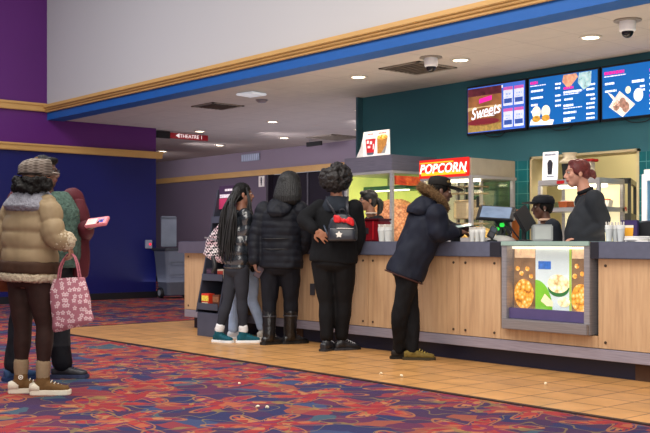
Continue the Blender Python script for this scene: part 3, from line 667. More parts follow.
lines(p, [(-.46, -.2, .53, .035), (.12, .4, .5, .035), (.12, .3, .22, .03)], PK)
lines(p, [(-.46, -.18, .505, .01), (-.45, -.33, .415, .024), (-.45, -.3, .33, .022), (-.1, .06, .4, .03), (.0, .06, .34, .022), (.0, .06, .3, .022), (.12, .45, .46, .01), (.12, .3, .42, .024), (.12, .28, .35, .024), (.12, .24, .28, .02), (.12, .36, .185, .01), (.12, .26, .14, .02), (.12, .2, .08, .02)], WT)
art(p, [(-.4, .16), (-.22, .03), (-.06, .16), (-.26, .33)], E_('#d8cfc8', .95, .2), 'tray_picture'); art(p, [(-.42, .33), (-.36, .3), (-.25, .18), (-.28, .16)], E_('#e4ddd2', .9), 'tray_picture', 2)
for x, z in ((-.3, .17), (-.22, .19), (-.18, .14)): art(p, ellp(x, z, .045, .06), E_('#a07a6a', .9, .5), 'pretzel_picture', 2)
art(p, ellp(-.15, .33, .035, .042), E_('#e4e2c8', .95), 'dip_picture'); art(p, ellp(-.02, .26, .06, .075), E_('#dfe6e0', .95, .3), 'dip_picture'); art(p, ellp(-.33, .2, .03, .035), E_('#efe9d8', .95), 'dip_picture', 2)

# ------------------------------------------------------------------ back counter and popcorn machines
bc = thing('back_counter', 'dark steel back counter carrying the popcorn machines', 'counter', (-8.6, 9.3, 0))
Sh().box(-2.3, .75, -.55, .66, .86, .9).build('worktop', M_STEEL, bc, bevel=.005)
Sh().box(-2.28, .73, -.5, .64, .1, .86).build('carcass', mat('#4c4a50', .5), bc)
for i in range(4): d_ = Sh().box(-2.26+i*.75, -1.54+i*.75, -.52, -.5, .14, .82).build('door', mat('#6a676c', .4), bc, bevel=.004); Sh().tube([(-1.62+i*.75, -.54, .6), (-1.62+i*.75, -.54, .75)], .008).build('handle', M_STEEL, d_)
Sh().box(-2.2, .65, -.42, .6, 0, .1).build('plinth', M_BLACK, bc)
M_WARM = mat('#f3efb4', .6, var=.05, vs=3, emit=1.15); M_GREEN = mat('#c5d06a', .6, var=.15, vs=3, emit=.8)
def cabinet(t, w, d, h, head, base, m_head, m_post, back, see=False):
    """glazed machine: base, corner posts, header box, glass panes; origin at the front-left foot"""
    p = .045
    Sh().box(0, w, 0, d, 0, base).build('base', M_STEEL, t, bevel=.006)
    Sh().box(0, w, 0, d, h-head, h).build('header', m_head, t, bevel=.005)
    for x in (0, w-p):
        for y in (0, d-p): Sh().box(x, x+p, y, y+p, base, h-head).build('post', m_post, t, bevel=.004)
    Sh().box(p, w-p, d-.03, d-.022 if see else d-.01, base, h-head).build('back_glass' if see else 'back_panel', m_glass('#cfe0c0') if see else back, t)
    Sh().box(p, w-p, .012, .018, base, h-head).build('front_glass', m_glass(), t)
    Sh().box(w-.03, w-.024, p, d-p, base, h-head).build('side_glass', m_glass(), t)
    Sh().box(0.0, .02, p, d-p, base, h-head).build('side_panel', back, t)
    Sh().box(-.012, w+.012, -.012, d+.012, h-head-.035, h-head).build('header_lip', M_STEEL, t, bevel=.004)
# left: popcorn warmer
pw = thing('popcorn_warmer', 'tall steel popcorn warmer with a lit green window beside the teal wall', 'popcorn warmer', (-9.9, 8.8, .9))
cabinet(pw, .9, .82, 1.25, .2, .12, m_brushed('#6f6d7c', .4), M_STEEL, M_GREEN)
Sh().box(.05, .85, .1, .78, .12, .16).build('floor_tray', M_STEEL, pw)
s = Sh(); s.loft([((.45, .45, .16), (.38, 0, 0), (0, .3, 0)), ((.45, .47, .44), (.36, 0, 0), (0, .29, 0)), ((.45, .5, .62), (.3, 0, 0), (0, .22, 0)), ((.45, .5, .70), (.12, 0, 0), (0, .1, 0))], n=24)
o = s.skin('popcorn_heap', m_popcorn('#f0c090', '#cf8450', '#9a5230', 30, .35), pw, .02, 3, curly(.02, 30)); o['kind'] = 'stuff'
Sh().box(.05, .85, .3, .78, .83, .88).build('lamp_rail', mat('#3f7a52', .5), pw); Sh().box(.12, .78, .36, .44, .815, .83).build('heat_lamp', mat('#f4f6c8', .5, var=0, emit=3), pw)
Sh().box(.868, .9, .06, .76, .93, 1.045).build('side_pattern', m_check('#c9431e', '#8c2410', '#e07a3a', 55), pw, M=T(.016, 0, -.06))
# POPCORN machine
pm = thing('popcorn_machine', 'popcorn machine with an illuminated red popcorn sign above its glass', 'popcorn machine', (-8.49, 8.8, .9))
cabinet(pm, .8, .8, 1.125, .2, .2, mat('#a49c8a', .45, metal=.2), M_STEEL, mat('#d8d3a8', .5, var=.1, vs=2, emit=.4), True)
sg = Sh().box(-.01, .78, -.03, -.0, .915, 1.135).build('sign_box', mat('#c81a12', .4, var=.05, emit=.6), pm, bevel=.006)
Sh().prism(rct(.03, .74, .945, .985), -.033, -.03).prism(rct(.01, .55, 1.09, 1.105), -.033, -.03).build('yellow_band', mat('#f0a51e', .4, emit=.7), sg)
text('POPCORN', .155, mat('#fff6ea', .4, var=0, emit=.9), 'lettering', sg, T(.375, -.036, 1.02) @ FRONT, shear=.25, bold=.002, sx=.97, space=1.06)
text('A', .05, mat('#fff6ea', .4, var=0, emit=1.4), 'lettering', sg, T(.745, -.036, .975) @ FRONT)
s = Sh()
s.lathe([(.16, .42), (.19, .43), (.19, .62), (.18, .63), (.175, .6)], (.42, .4, 0)); s.build('kettle', m_brushed('#c7b28a', .22), pm, smooth=False)
Sh().lathe([(.02, .63), (.19, .635), (.18, .65), (.02, .67)], (.42, .4, 0)).build('kettle_lid', m_brushed('#d8c9a6', .2), pm)
Sh().tube([(.42, .4, .67), (.42, .4, .89)], .02).build('drive_shaft', M_STEEL, pm, smooth=True)
for z in (.36, .72, .8): Sh().lathe([(.21, z), (.24, z+.003), (.24, z+.018), (.21, z+.02)], (.42, .4, 0)).build('ring_shelf', m_brushed('#b9a67c', .25), pm)
Sh().box(.22, .25, .38, .42, .2, .89).build('support_rod', M_STEEL, pm); Sh().box(.59, .62, .38, .42, .2, .89).build('support_rod', M_STEEL, pm)
s = Sh(); s.loft([((.4, .4, .2), (.33, 0, 0), (0, .33, 0)), ((.4, .4, .27), (.3, 0, 0), (0, .3, 0)), ((.42, .42, .33), (.15, 0, 0), (0, .15, 0))])
o = s.skin('popcorn_heap', m_popcorn('#fff0b8', '#f0c25a', '#a86a24', 38, .4), pm, .015, 2, curly(.015, 34)); o['kind'] = 'stuff'
Sh().box(.08, .72, .2, .26, .865, .885).build('lamp_tube', mat('#fff4d0', .4, var=0, emit=8), pm)
Sh().box(.79, .81, .1, .13, .55, .68).build('door_handle', M_BLACK, pm)
# card sign on the warmer
cs = thing('carton_sign', 'white folded card sign picturing a red drink and popcorn on the warmer', 'sign', (-9.46, 8.93, 2.151), 0)
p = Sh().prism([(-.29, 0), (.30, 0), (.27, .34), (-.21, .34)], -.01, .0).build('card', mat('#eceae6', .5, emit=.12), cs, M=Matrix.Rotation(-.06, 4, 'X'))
Sh().prism([(-.34, 0), (-.2, 0), (-.21, .2)], -.012, .1).build('side_flap', mat('#dcdbd8', .6), cs)
Sh().box(-.3, .3, 0, .14, 0, .012).build('foot', M_WHITE, cs)
def cpic(poly, m, name, l=1): Sh().prism(poly, -.0105-.002*l, -.0105-.002*l+.0015).build(name, m, p, M=Matrix.Rotation(-.06, 4, 'X'))
cpic([(-.13, .04), (.0, .04), (.025, .24), (-.17, .24)][::1], mat('#c01820', .4, var=.1), 'cup_print'); cpic([(-.12, .03), (-.01, .03), (.0, .06), (-.13, .06)], mat('#54606e', .5), 'cup_print', 2)
for a, b, c, d in ((-.14, -.1, .18, .22), (-.08, -.04, .17, .21), (-.12, -.07, .12, .15), (-.02, .0, .1, .17)): cpic(rct(a, b, c, d), mat('#eceae6', .5), 'cup_lettering', 2)
cpic([(.07, .04), (.2, .04), (.245, .25), (.05, .25)], mat('#b07a36', .5, var=.3, vs=40), 'popcorn_print'); cpic(ellp(.148, .25, .097, .03), M_POP, 'popcorn_print', 2); cpic([(.14, .04), (.21, .04), (.24, .16)], mat('#8d9099', .5), 'carton_print', 2)
lns = Sh(); 
for a, b in ((-.13, -.02), (.08, .22)):
    x = a
    while x < b: lns.prism(rct(x, x+.022, .295, .31), -.0155, -.014); x += .028
lns.build('heading', mat('#c86a6a', .5), p, M=Matrix.Rotation(-.06, 4, 'X'))

# ------------------------------------------------------------------ through the pass-through
def kx(x, Y): return cx_at(x, Y)
hs = thing('heated_shelf', 'stainless heated shelf unit with a lit glass front in the kitchen', 'heated shelf', (kx(557, 9.42), 9.42, 0))
wl, wr = -.27, .56
Sh().box(wl, wr, 0, .5, 1.70, 1.76).build('top', M_STEEL, hs, bevel=.006); Sh().box(wl, wr, -.05, .5, 1.39, 1.44).build('middle_shelf', M_STEEL, hs, bevel=.004); Sh().box(wl, wr, 0, .5, 0, .9).build('base', M_STEEL, hs, bevel=.006)
Sh().box(wl, wr, -.06, -.05, 1.44, 1.50).build('shelf_guard', m_glass('#d8e4e8'), hs)
for x in (wl, wr-.04):
    for y in (0, .46): Sh().box(x, x+.04, y, y+.04, .9, 1.70).build('post', M_STEEL, hs)
Sh().box(wl+.04, wr-.04, .47, .49, .9, 1.70).build('back_panel', mat('#eadfb4', .5, var=.05, emit=.7), hs); Sh().box(wl+.1, wr-.1, .25, .31, 1.67, 1.70).build('heat_lamp', mat('#fff2cc', .4, var=0, emit=6), hs)
Sh().box(-.0, .1, -.006, .0, 1.71, 1.745).build('label_plate', M_RED, hs)
FX = kx(557, 9.42)+.24
for i, (dx, z, col, c2) in enumerate(((-.1, 1.37, '#e0662a', '#f0e6d6'), (.08, 1.37, '#efe7d8', '#d8a060'), (.21, 1.37, '#e8dcc8', '#c83428'), (.35, 1.37, '#efe7da', '#e07838'))):
    t = thing('food_carton', ['orange food carton on the lit kitchen shelf, nearest the poster', 'white food tray on the lit kitchen shelf behind the red-haired worker', 'pale food tray with a red end on the lit kitchen shelf', 'white food carton at the far end of the lit kitchen shelf'][i], 'food carton', (FX+dx*1.15-.12, 9.6, z+.073), .1*i, 'cartons on the kitchen shelf')
    Sh().prism([(-.05, 0), (.05, 0), (.062, .07), (-.062, .07)], -.08, .08).build('tray', mat(col, .5), t); Sh().box(-.05, .05, -.07, .07, .06, .085).build('food', mat(c2, .6, var=.3, vs=30), t, bevel=.01)
ps = thing('drink_poster', 'white framed poster of a dark drink standing on the kitchen shelf', 'poster', (kx(549.5, 9.52), 9.52, 1.761), .05)
p = Sh().box(-.1, .11, -.008, .008, 0, .335).build('board', mat('#eff0f4', .4, emit=.25), ps, bevel=.004, M=Matrix.Rotation(-.05, 4, 'X'))
Sh().prism([(-.02, .07), (.035, .07), (.045, .2), (.02, .24), (-.01, .24), (-.03, .2)], -.0105, -.008).build('drink_print', mat('#23232e', .4, var=.4, vs=40), p, M=Matrix.Rotation(-.05, 4, 'X'))
s = Sh()
for a, b, z, h in ((-.07, .08, .29, .02), (-.03, .05, .04, .012)):
    x = a
    while x < b: s.prism(rct(x, x+.014, z, z+h), -.0105, -.008); x += .019
s.build('heading', mat('#7a8098', .5), p, M=Matrix.Rotation(-.05, 4, 'X')); Sh().box(-.09, .09, 0, .08, 0, .01).build('foot', M_WHITE, ps)
bw = thing('bowl_stand', 'pale wide bowl raised on a black stand beside the drink poster', 'bowl', (kx(569.5, 9.64), 9.64, 1.761))
Sh().prism([(-.05, 0), (.045, 0), (.06, .19), (-.07, .19)], -.06, .06).build('stand', M_BLACK, bw, bevel=.004)
Sh().lathe([(.05, .19), (.115, .2), (.12, .212), (.08, .255), (.066, .27), (.078, .31), (.088, .315), (.08, .305)]).build('bowl', mat('#c9bda2', .45, var=.1), bw, smooth=True)
t = thing('red_tray', 'small red tray on the kitchen shelf top behind the red hair', 'tray', (kx(589, 9.7), 9.7, 1.762)); Sh().box(-.09, .09, -.06, .06, .2, .23).build('tray', M_RED, t, bevel=.006); Sh().box(-.05, .05, -.04, .04, 0, .2).build('box', mat('#d8d0bc', .6), t)
# black-framed display standing at an angle
df = thing('glass_cabinet', 'black-framed glass food cabinet standing angled in the kitchen', 'cabinet', (kx(631, 10.75), 10.75, 0), YAW+1.2)
LW_, HH = .95, 1.83
Sh().box(0, .04, 0, .04, 0, HH).box(LW_-.04, LW_, 0, .04, 0, HH).box(0, .04, .36, .4, 0, HH).box(LW_-.04, LW_, .36, .4, 0, HH).box(0, LW_, 0, .04, HH-.07, HH).box(0, LW_, .36, .4, HH-.07, HH).box(0, .04, 0, .4, HH-.07, HH).build('frame', mat('#2a2c32', .35), df, bevel=.004)
Sh().box(.04, LW_-.04, .0, .4, 1.28, 1.4).build('shelf', mat('#3b3b40', .4), df, bevel=.004); Sh().box(.04, LW_-.04, .04, .36, .0, .9).build('base', M_DSTEEL, df)
Sh().box(.04, LW_-.04, .37, .38, .9, HH-.07).build('back_panel', mat('#d5cda8', .5, emit=.35), df)
for i, (dx, c, c2) in enumerate(((.2, '#e9e4da', '#d8502c'), (.42, '#efeae0', '#c8352a'), (.64, '#e6e0d4', '#e8e0d0'))):
    l = df.matrix_basis @ V((dx, .18, 1.403)); t = thing('food_carton', ['white and red food carton in the glass cabinet nearest its post', 'white food carton with red band in the middle of the glass cabinet', 'plain white food carton deep in the glass cabinet'][i], 'food carton', l, YAW+1.2, 'cartons in the glass cabinet')
    Sh().box(-.09, .09, -.09, .09, 0, .06).build('tray', mat(c, .5), t, bevel=.006); Sh().box(-.05, .08, -.092, .06, .03, .085).build('band', mat(c2, .5), t, bevel=.004)
# drinks cooler at the right edge
dk = thing('drinks_cooler', 'white-framed drinks cooler glowing pale blue by the teal tiles', 'cooler', (kx(641.5, 9.2), 9.2, 0))
Sh().box(0, .8, .02, .7, 0, .12).build('base', M_WHITE, dk); Sh().box(0, .8, .04, .7, 1.72, 1.8).build('header', M_WHITE, dk, bevel=.005); Sh().box(0, .05, .04, .7, .12, 1.72).box(.75, .8, .04, .7, .12, 1.72).build('side_panel', M_WHITE, dk)
Sh().box(.05, .75, .6, .62, .12, 1.72).build('back_panel', mat('#a9d6ee', .4, emit=1.0), dk)
d_ = Sh().box(.0, .06, 0, .04, .1, 1.75).box(.74, .8, 0, .04, .1, 1.75).box(.06, .74, 0, .04, 1.68, 1.75).box(.06, .74, 0, .04, .1, .18).build('door', mat('#dfe5ea', .35), dk, bevel=.004); Sh().box(.06, .74, .015, .021, .18, 1.68).build('pane', m_glass('#d8eefa'), d_)
for z in (.5, .85, 1.2, 1.5): Sh().box(.05, .75, .08, .6, z, z+.015).build('shelf', M_STEEL, dk)
nb = 0
for z in (.85, 1.2):
    for i in range(3):
        b = thing('bottle', 'small drink bottle standing behind the cooler door', 'bottle', (kx(641.5, 9.2)+.12+i*.1, 9.36, z+.018), 0, 'bottles in the cooler')
        Sh().lathe([(.03, 0), (.034, .01), (.034, .14), (.014, .19), (.014, .215)], n=14).build('bottle_body', mat(['#2d6fb4', '#2f9a5a', '#7ab8d8'][i], .2), b, smooth=True); Sh().lathe([(.016, .213), (.016, .23), (.004, .231)], n=12).build('cap', M_WHITE, b)
# blown popcorn on the floor
for i, (x, y, z, l) in enumerate(((401, 377, .006, 'popped kernel on the tiles, nearest the display case'), (381, 374.5, .006, 'popped kernel on the tiles under the olive shoes'), (546, 385, .006, 'popped kernel on the tiles farthest along the counter'), (239, 384.5, 0, 'popped kernel on the carpet nearest the tile edge'), (258, 408, 0, 'popped kernel on the open carpet, first of a near pair'), (267, 408.5, 0, 'popped kernel on the open carpet, second of a near pair'))):
    Z = F*(H-z)/(y-Y0); q = CR*(Z*(x-325)/F)+CF*Z
    s = Sh()
    for k in range(5): s.ell((random.uniform(-.008, .008), random.uniform(-.008, .008), random.uniform(.007, .014)), random.uniform(.006, .01), n=8, m=6)
    o = s.skin('popcorn_kernel', mat('#f4e8c8', .8), None, .003, 1); o.location = (q.x, q.y, z); tag(o, l, 'popcorn', 'popped kernels on the floor')
# ------------------------------------------------------------------ people
def fv(deg): a = math.radians(deg); return V((math.cos(a), math.sin(a), 0))
def rv(deg): a = math.radians(deg); return V((math.sin(a), -math.cos(a), 0))
UP = V((0, 0, 1))
class Fig:
    """a standing person; J turns a photo point (column, row, depth offset) into the person's own frame"""
    def __init__(s, label, x0, Z0, k=1.0, skin='#6b4632'):
        s.x0, s.Z0, s.k = x0, Z0, k
        b = CR*(Z0*(x0-325)/F)+CF*Z0
        s.root = thing('person', label, 'person', (b.x, b.y, 0), YAW); s.base = b
        s.skin = mat(skin, .5, var=.08, vs=10)
    def J(s, x, y, d=0):
        Z = s.Z0+d; return V(((x-325)*Z/F-(s.x0-325)*s.Z0/F, d, H-(y-Y0)*Z/F))
    def W(s, p): return s.root.matrix_basis @ V(p)
    def pose(s, head, neck, sh, hip, yaw, hyaw, syaw=None, el=None, wr=None, kn=None, an=None, shw=.17, hpw=.09, pitch=0, tilt=0):
        k = s.k; s.yaw, s.hyaw, s.syaw = yaw, hyaw, yaw if syaw is None else syaw
        s.head, s.neck, s.sh, s.hip = (s.J(*p) for p in (head, neck, sh, hip))
        r = rv(s.syaw); rh = rv(yaw)
        s.S = {'R': s.sh+r*shw*k, 'L': s.sh-r*shw*k}; s.Hp = {'R': s.hip+rh*hpw*k, 'L': s.hip-rh*hpw*k}
        s.E = {a: s.J(*el[a]) for a in 'LR'}; s.Wr = {a: s.J(*wr[a]) for a in 'LR'}
        s.K = {a: s.J(*kn[a]) for a in 'LR'}; s.A = {a: s.J(*an[a]) for a in 'LR'}
        for a in 'LR': s.A[a].z = max(s.A[a].z, .085)
        f = fv(hyaw); R = Matrix((f, -rv(hyaw), UP)).transposed()     # columns: forward, left, up
        s.HR = (R @ Matrix.Rotation(math.radians(pitch), 3, 'Y') @ Matrix.Rotation(math.radians(tilt), 3, 'X')); s.shw, s.hpw = shw, hpw
        return s
    def hp(s, fw, lf, up): return s.head+s.HR @ (V((fw, lf, up))*s.k)
    def torso(s, sh, secs, up=None):
        """secs: (t along hip->shoulder, half width, half depth, forward shift)"""
        ax = s.sh-s.hip; L = ax.length; out = []
        for t, w, d, fs in secs:
            yw = s.yaw+(s.syaw-s.yaw)*min(max(t, 0), 1); c = s.hip+ax*t; f = fv(yw)
            f = (f-ax.normalized()*f.dot(ax.normalized())).normalized()
            r = ax.normalized().cross(f)*-1
            out.append((c+f*fs*s.k, r*w*s.k, f*d*s.k))
        sh.loft(out, n=24, p=2.4)
    def arm(s, sh, a, r0, r1, r2, n=12, end=1.0):
        S, E, W = s.S[a], s.E[a], s.Wr[a]; W2 = E+(W-E)*end
        sh.tube([S, S+(E-S)*.5, E, E+(W2-E)*.5, W2], [r0*s.k, (r0*.55+r1*.45)*s.k, r1*s.k, (r1*.6+r2*.4)*s.k, r2*s.k], n=n)
    def leg(s, sh, a, r0, r1, r2, top=.02, end=1.0, calf=1.0, n=14):
        h = s.Hp[a]+V((0, 0, top)); K, A = s.K[a], s.A[a]; A2 = K+(A-K)*end
        sh.tube([h, h+(K-h)*.4, h+(K-h)*.75, K, K+(A2-K)*.38, K+(A2-K)*.75, A2], [r0*s.k, (r0*.8+r1*.2)*s.k, (r0*.4+r1*.6)*s.k, r1*s.k, (r1*.7+r2*.3)*calf*s.k, (r1*.25+r2*.75)*s.k, r2*s.k], n=n)
    def hand(s, sh, a, d, nrm, curl=.5, spread=.12, kk=1.0):
        k = s.k*kk; d = V(d).normalized(); nrm = V(nrm); nrm = (nrm-d*nrm.dot(d)).normalized(); ac = d.cross(nrm)
        if a == 'L': ac = -ac
        w = s.Wr[a]; R = Matrix((d, ac, nrm)).transposed()
        sh.tube([s.E[a]+(w-s.E[a])*.7, w, w+d*.03*k], [.03*k, .025*k, .026*k], n=10)
        sh.ell(w+d*.05*k, (.05*k, .041*k, .016*k), R)
        for i, L in enumerate((.072, .08, .074, .056)):
            o = (i-1.5); p = w+d*.083*k+ac*(-o*.0195*k); q = (d-ac*o*spread*.6).normalized(); pts = [p-d*.02*k, p]; ang = 0
            for j, fr in enumerate((.45, .32, .23)):
                ang += curl*(.55 if j == 0 else .75); v = q*math.cos(ang)+nrm*math.sin(ang); p = p+v*L*fr*k; pts.append(p)
            sh.tube(pts, [.009*k, .009*k, .0088*k, .008*k, .0068*k], n=8, sub=2)
        p = w+d*.022*k+ac*.03*k; v1 = (d*.62+ac*.7+nrm*.25).normalized(); v2 = (d*.85+ac*.25+nrm*.4).normalized()
        sh.tube([p-ac*.012*k, p+v1*.035*k, p+v1*.035*k+v2*.03*k, p+v1*.035*k+v2*.052*k], [.013*k, .0115*k, .0095*k, .0078*k], n=8, sub=2)
        return w+d*.085*k
    def body(s, hands, lips='#6a3a34', brow='#1d1512', slim=1.0, sk=None):
        k = s.k; sh = Sh(); R = s.HR; H_ = s.hp
        sh.ell(H_(-.012, 0, .035), (.094*k, .073*k, .082*k), R); sh.ell(H_(.022, 0, -.03), (.07*k, .058*k, .085*k), R); sh.ell(H_(.058, 0, -.094), (.022*k, .026*k, .018*k), R)
        sh.tube([H_(-.02, 0, -.05), H_(.05, 0, -.085)], .04*k, n=12)
        sh.ell(H_(.083, 0, .022), (.014*k, .046*k, .012*k), R); sh.tube([H_(.086, 0, .012), H_(.103, 0, -.018), H_(.108, 0, -.03)], [.008*k, .0115*k, .0125*k], n=8); sh.ell(H_(.094, 0, -.036), (.014*k, .019*k, .009*k), R)
        sh.ell(H_(.088, 0, -.057), (.012*k, .024*k, .0065*k), R); sh.ell(H_(.086, 0, -.068), (.012*k, .022*k, .0075*k), R)
        for y in (-1, 1): sh.ell(H_(.06, .036*y, -.022), (.024*k, .022*k, .024*k), R); sh.ell(H_(-.008, .077*y, -.008), (.019*k, .010*k, .031*k), R); sh.ell(H_(-.004, .079*y, -.03), (.010*k, .008*k, .012*k), R)
        sh.tube([H_(-.025, 0, -.03), s.head+(s.neck-s.head)*.75+V((0, 0, -.005)), s.neck+V((0, 0, -.03))], [.056*k, .054*k, .062*k], n=14)
        s.torso(sh, [(-.16, .09, .07, 0), (-.02, .15*slim, .1, 0), (.2, .145*slim, .095, 0), (.45, .125*slim, .085, 0), (.75, .15*slim, .1, 0), (.93, .155*slim, .085, 0), (1.05, .09, .06, 0)])
        for a in 'LR': s.arm(sh, a, .05, .038, .026); s.leg(sh, a, .08, .052, .034); sh.tube([s.A[a], s.A[a]+V((0, 0, -.03))], .036*k)
        for a, kw in hands.items(): s.hand(sh, a, **kw)
        lp = np.array(H_(.094, 0, -.063)); bp = [np.array(H_(.09, .032*y, .027)) for y in (-1, 1)]; ax_s = np.array(R @ V((0, 1, 0))); ax_u = np.array(R @ V((0, 0, 1)))
        def paint(c):
            m = np.zeros(len(c)); d = c-lp; m[(np.abs(d@ax_s) < .023*k) & (np.abs(d@ax_u) < .011*k) & (np.linalg.norm(d, axis=1) < .04*k)] = 1
            for b in bp:
                d = c-b; m[(np.abs(d@ax_s) < .02*k) & (np.abs(d@ax_u) < .0042*k) & (np.linalg.norm(d, axis=1) < .035*k)] = 2
            return m
        s.b = sh.skin('body', [s.skin, mat(lips, .45), mat(brow, .7)], s.root, .0062*max(k, .9), 3, None, paint)
        for y in (-1, 1):
            e = Sh().ell(H_(.08, .031*y, .006), (.0105*k, .0125*k, .0075*k), R).build('eye', mat('#b5aaa2', .3), s.b, smooth=True)
            Sh().ell(H_(.0895, .031*y, .006), (.0035*k, .0075*k, .0072*k), R, 10, 6).build('iris', mat('#1a0f0b', .15), s.b, smooth=True)
        return s
    def trousers(s, m, hipw=.165, hipd=.125, r=(.095, .062, .05), end=.98, calf=1.05, top=.3, name='trousers', wr=.007, sag=0):
        sh = Sh(); s.torso(sh, [(-.15, hipw*.75, hipd*.75, 0), (-.06, hipw, hipd, -.005), (.06, hipw*.98, hipd, -.005), (top, hipw*.85, hipd*.82, 0)])
        for a in 'LR': s.leg(sh, a, *r, top=.0, end=end, calf=calf)
        return sh.skin(name, m, s.root, .011, 4, wrinkle(wr, 11, .45, s.x0))
    def shoe(s, a, yaw, m, msole, L=.27, style='low', mt=None, name='shoe', extra=None):
        k = s.k; A = s.A[a]; f = fv(yaw); r = rv(yaw); o = V((A.x, A.y, 0)); L *= k
        P_ = lambda x, y, z: o+f*x+r*y+V((0, 0, z))
        hb, ft = -.3*L, .70*L; th = .036 if style == 'chunky' else (.03 if style != 'boot' else .034); w = .05*k
        prof = [(0, .55, .062), (.06, .78, .075), (.2, .86, .09), (.4, .84, .088), (.6, .98, .066), (.8, 1.0, .054), (.93, .8, .047), (1, .5, .038)]
        sh = Sh(); sh.loft([(P_(hb+.008+t*(L-.016), 0, th*.5+h*.5), r*w*ww*.96, V((0, 0, 1))*(h-th*.4)*.5+V((0, 0, .004))) for t, ww, h in prof], n=18, p=2.6)
        if style in ('high', 'boot', 'chunky'):
            top = {'high': .125, 'boot': .33, 'chunky': .135}[style]*k; d = s.K[a]-A; d = d/d.z
            sh.tube([P_(-.005, 0, .06), P_(-.002, 0, .1), A+d*(top-A.z)], [.05*k, (.05 if style != 'boot' else .062)*k, (.048 if style != 'boot' else .072)*k], n=14)
        else: sh.tube([P_(-.01, 0, .06), P_(-.005, 0, .085)], [.046*k, .043*k], n=14)
        u = sh.skin(name, m, s.root, .006, 3, wrinkle(.003, 22, 1, s.x0))
        out = [(0, .6), (.05, .82), (.2, .92), (.4, .88), (.6, 1.04), (.8, 1.06), (.93, .86), (1, .5)]
        pl = [(hb-.006+t*(L+.012), w*v) for t, v in out]; poly = pl+[(x, -y) for x, y in reversed(pl)]
        so = Sh(); so.add([P_(x, y, .0) for x, y in poly]+[P_(x, y, th) for x, y in poly], [tuple(range(len(poly))), tuple(range(len(poly), 2*len(poly)))]+[(i, (i+1) % len(poly), len(poly)+(i+1) % len(poly), len(poly)+i) for i in range(len(poly))])
        so.build('sole', msole, u, bevel=.005)
        if style != 'boot' or mt:
            lc = Sh()
            for i in range(4):
                x = .06*k+i*.022*k; z = .098*k-i*.011*k; lc.tube([P_(x, -.026*k, z-.008), P_(x+.004, 0, z+.004), P_(x, .026*k, z-.008)], .0035, n=6)
            lc.build('lace', mt or msole, u, smooth=True)
        return u, P_
    def jacket(s, m, secs, arm=(.085, .068, .052), end=.97, voxel=.011, post=None, it=4, name='jacket', extra=None, arms='LR'):
        sh = Sh(); s.torso(sh, secs)
        for a in arms: s.arm(sh, a, *arm, end=end); sh.ell(s.S[a]+V((0, 0, -.01)), arm[0]*1.02*s.k)
        if extra: extra(sh)
        return sh.skin(name, m, s.root, voxel, it, post)
    def axis(s): return [tuple(s.hip-(s.sh-s.hip)*.3), tuple(s.sh+(s.sh-s.hip)*.2)]
    def armline(s): return [[tuple(s.S[a]), tuple(s.E[a]), tuple(s.Wr[a])] for a in 'LR']
DK = lambda c: tuple(x*.5 for x in lin(c))
HAIR = lambda c='#17120f', r=.6: mat(DK(c) if c != '#5c1c1a' else c, max(r, .5), var=.35, vs=60, bump=.6, bs=110)

# --- woman in the beige puffer with the tote ------------------------------------
p = Fig('woman seen from behind in beige puffer jacket and plaid cap, holding a floral tote', 33, 6.95, .97, '#8a5f48')
p.pose((36.5, 180), (35, 193), (32, 207), (29, 277), 60, 45, None, {'L': (0, 240, .08), 'R': (55, 238, -.14)}, {'L': (8, 258, .2), 'R': (68, 242, -.1)}, {'L': (23, 328, .03), 'R': (45, 326, -.03)}, {'L': (21, 372, .03), 'R': (43, 375, -.05)}, shw=.155)
p.body({'L': dict(d=(.4, .9, -.2), nrm=(0, 0, -1)), 'R': dict(d=(.3, -.05, -1), nrm=(-1, .1, 0), curl=1.1)})
M_LEG = mat('#2e1d19', .7, var=.2, vs=20)
p.trousers(M_LEG, .165, .13, (.098, .062, .046), end=.86, calf=1.12, name='leggings', wr=.003)
for a in 'LR':
    sh = Sh(); d = p.K[a]-p.A[a]; sh.tube([p.A[a]+d*-.05, p.A[a]+d*.1, p.A[a]+d*.235], [.046, .052, .053]); sh.skin('sock', mat('#8f7a60', .9, bump=.5), p.root, .008, 2, wrinkle(.002, 12, 1))
for a, yw in (('L', 14), ('R', 2)):
    u, P_ = p.shoe(a, yw, mat('#6a4d2e', .8, bump=.3), mat('#d9d0bd', .6), L=.275, style='chunky', mt=mat('#d8cfbc', .7))
    sh = Sh(); sh.loft([(P_(-.085, 0, .05), V(rv(yw))*.044, V((0, 0, .03))), (P_(-.05, 0, .055), V(rv(yw))*.049, V((0, 0, .035))), (P_(-.015, 0, .05), V(rv(yw))*.0495, V((0, 0, .028)))]); sh.build('heel_guard', mat('#d6ccb8', .6), u, smooth=True)
    if a == 'L':
        sh = Sh(); c = P_(.0, .049, .115)
        for rr, o, mm in ((.017, 0, '#e6dfd0'), (.010, .0015, '#5a4630'), (.006, .003, '#e6dfd0')):
            q = Sh(); q.add([c+rv(yw)*o+fv(yw)*rr*math.cos(t*PI/8)+UP*rr*math.sin(t*PI/8) for t in range(16)], [tuple(range(16))]); q.build('round_badge', mat(mm, .6), u)
M_BEIGE = mat('#87755a', .6, var=.08, vs=5); secs = [(-.02, .205, .165, .0), (.12, .208, .168, 0), (.4, .2, .165, 0), (.7, .205, .165, 0), (.92, .19, .14, 0), (1.08, .10, .085, 0)]
j = p.jacket(M_BEIGE, secs, arm=(.092, .08, .064), end=.9, post=puff(p.axis(), p.armline(), .115, .017, .006), it=3, name='puffer_jacket')
sh = Sh(); p.torso(sh, [(.055, .221, .182, 0), (.075, .226, .186, 0), (.2, .226, .186, 0), (.23, .22, .18, 0)]); sh.skin('brown_band', mat('#3d2a1f', .7, var=.2), j, .012, 2, wrinkle(.006, 12))
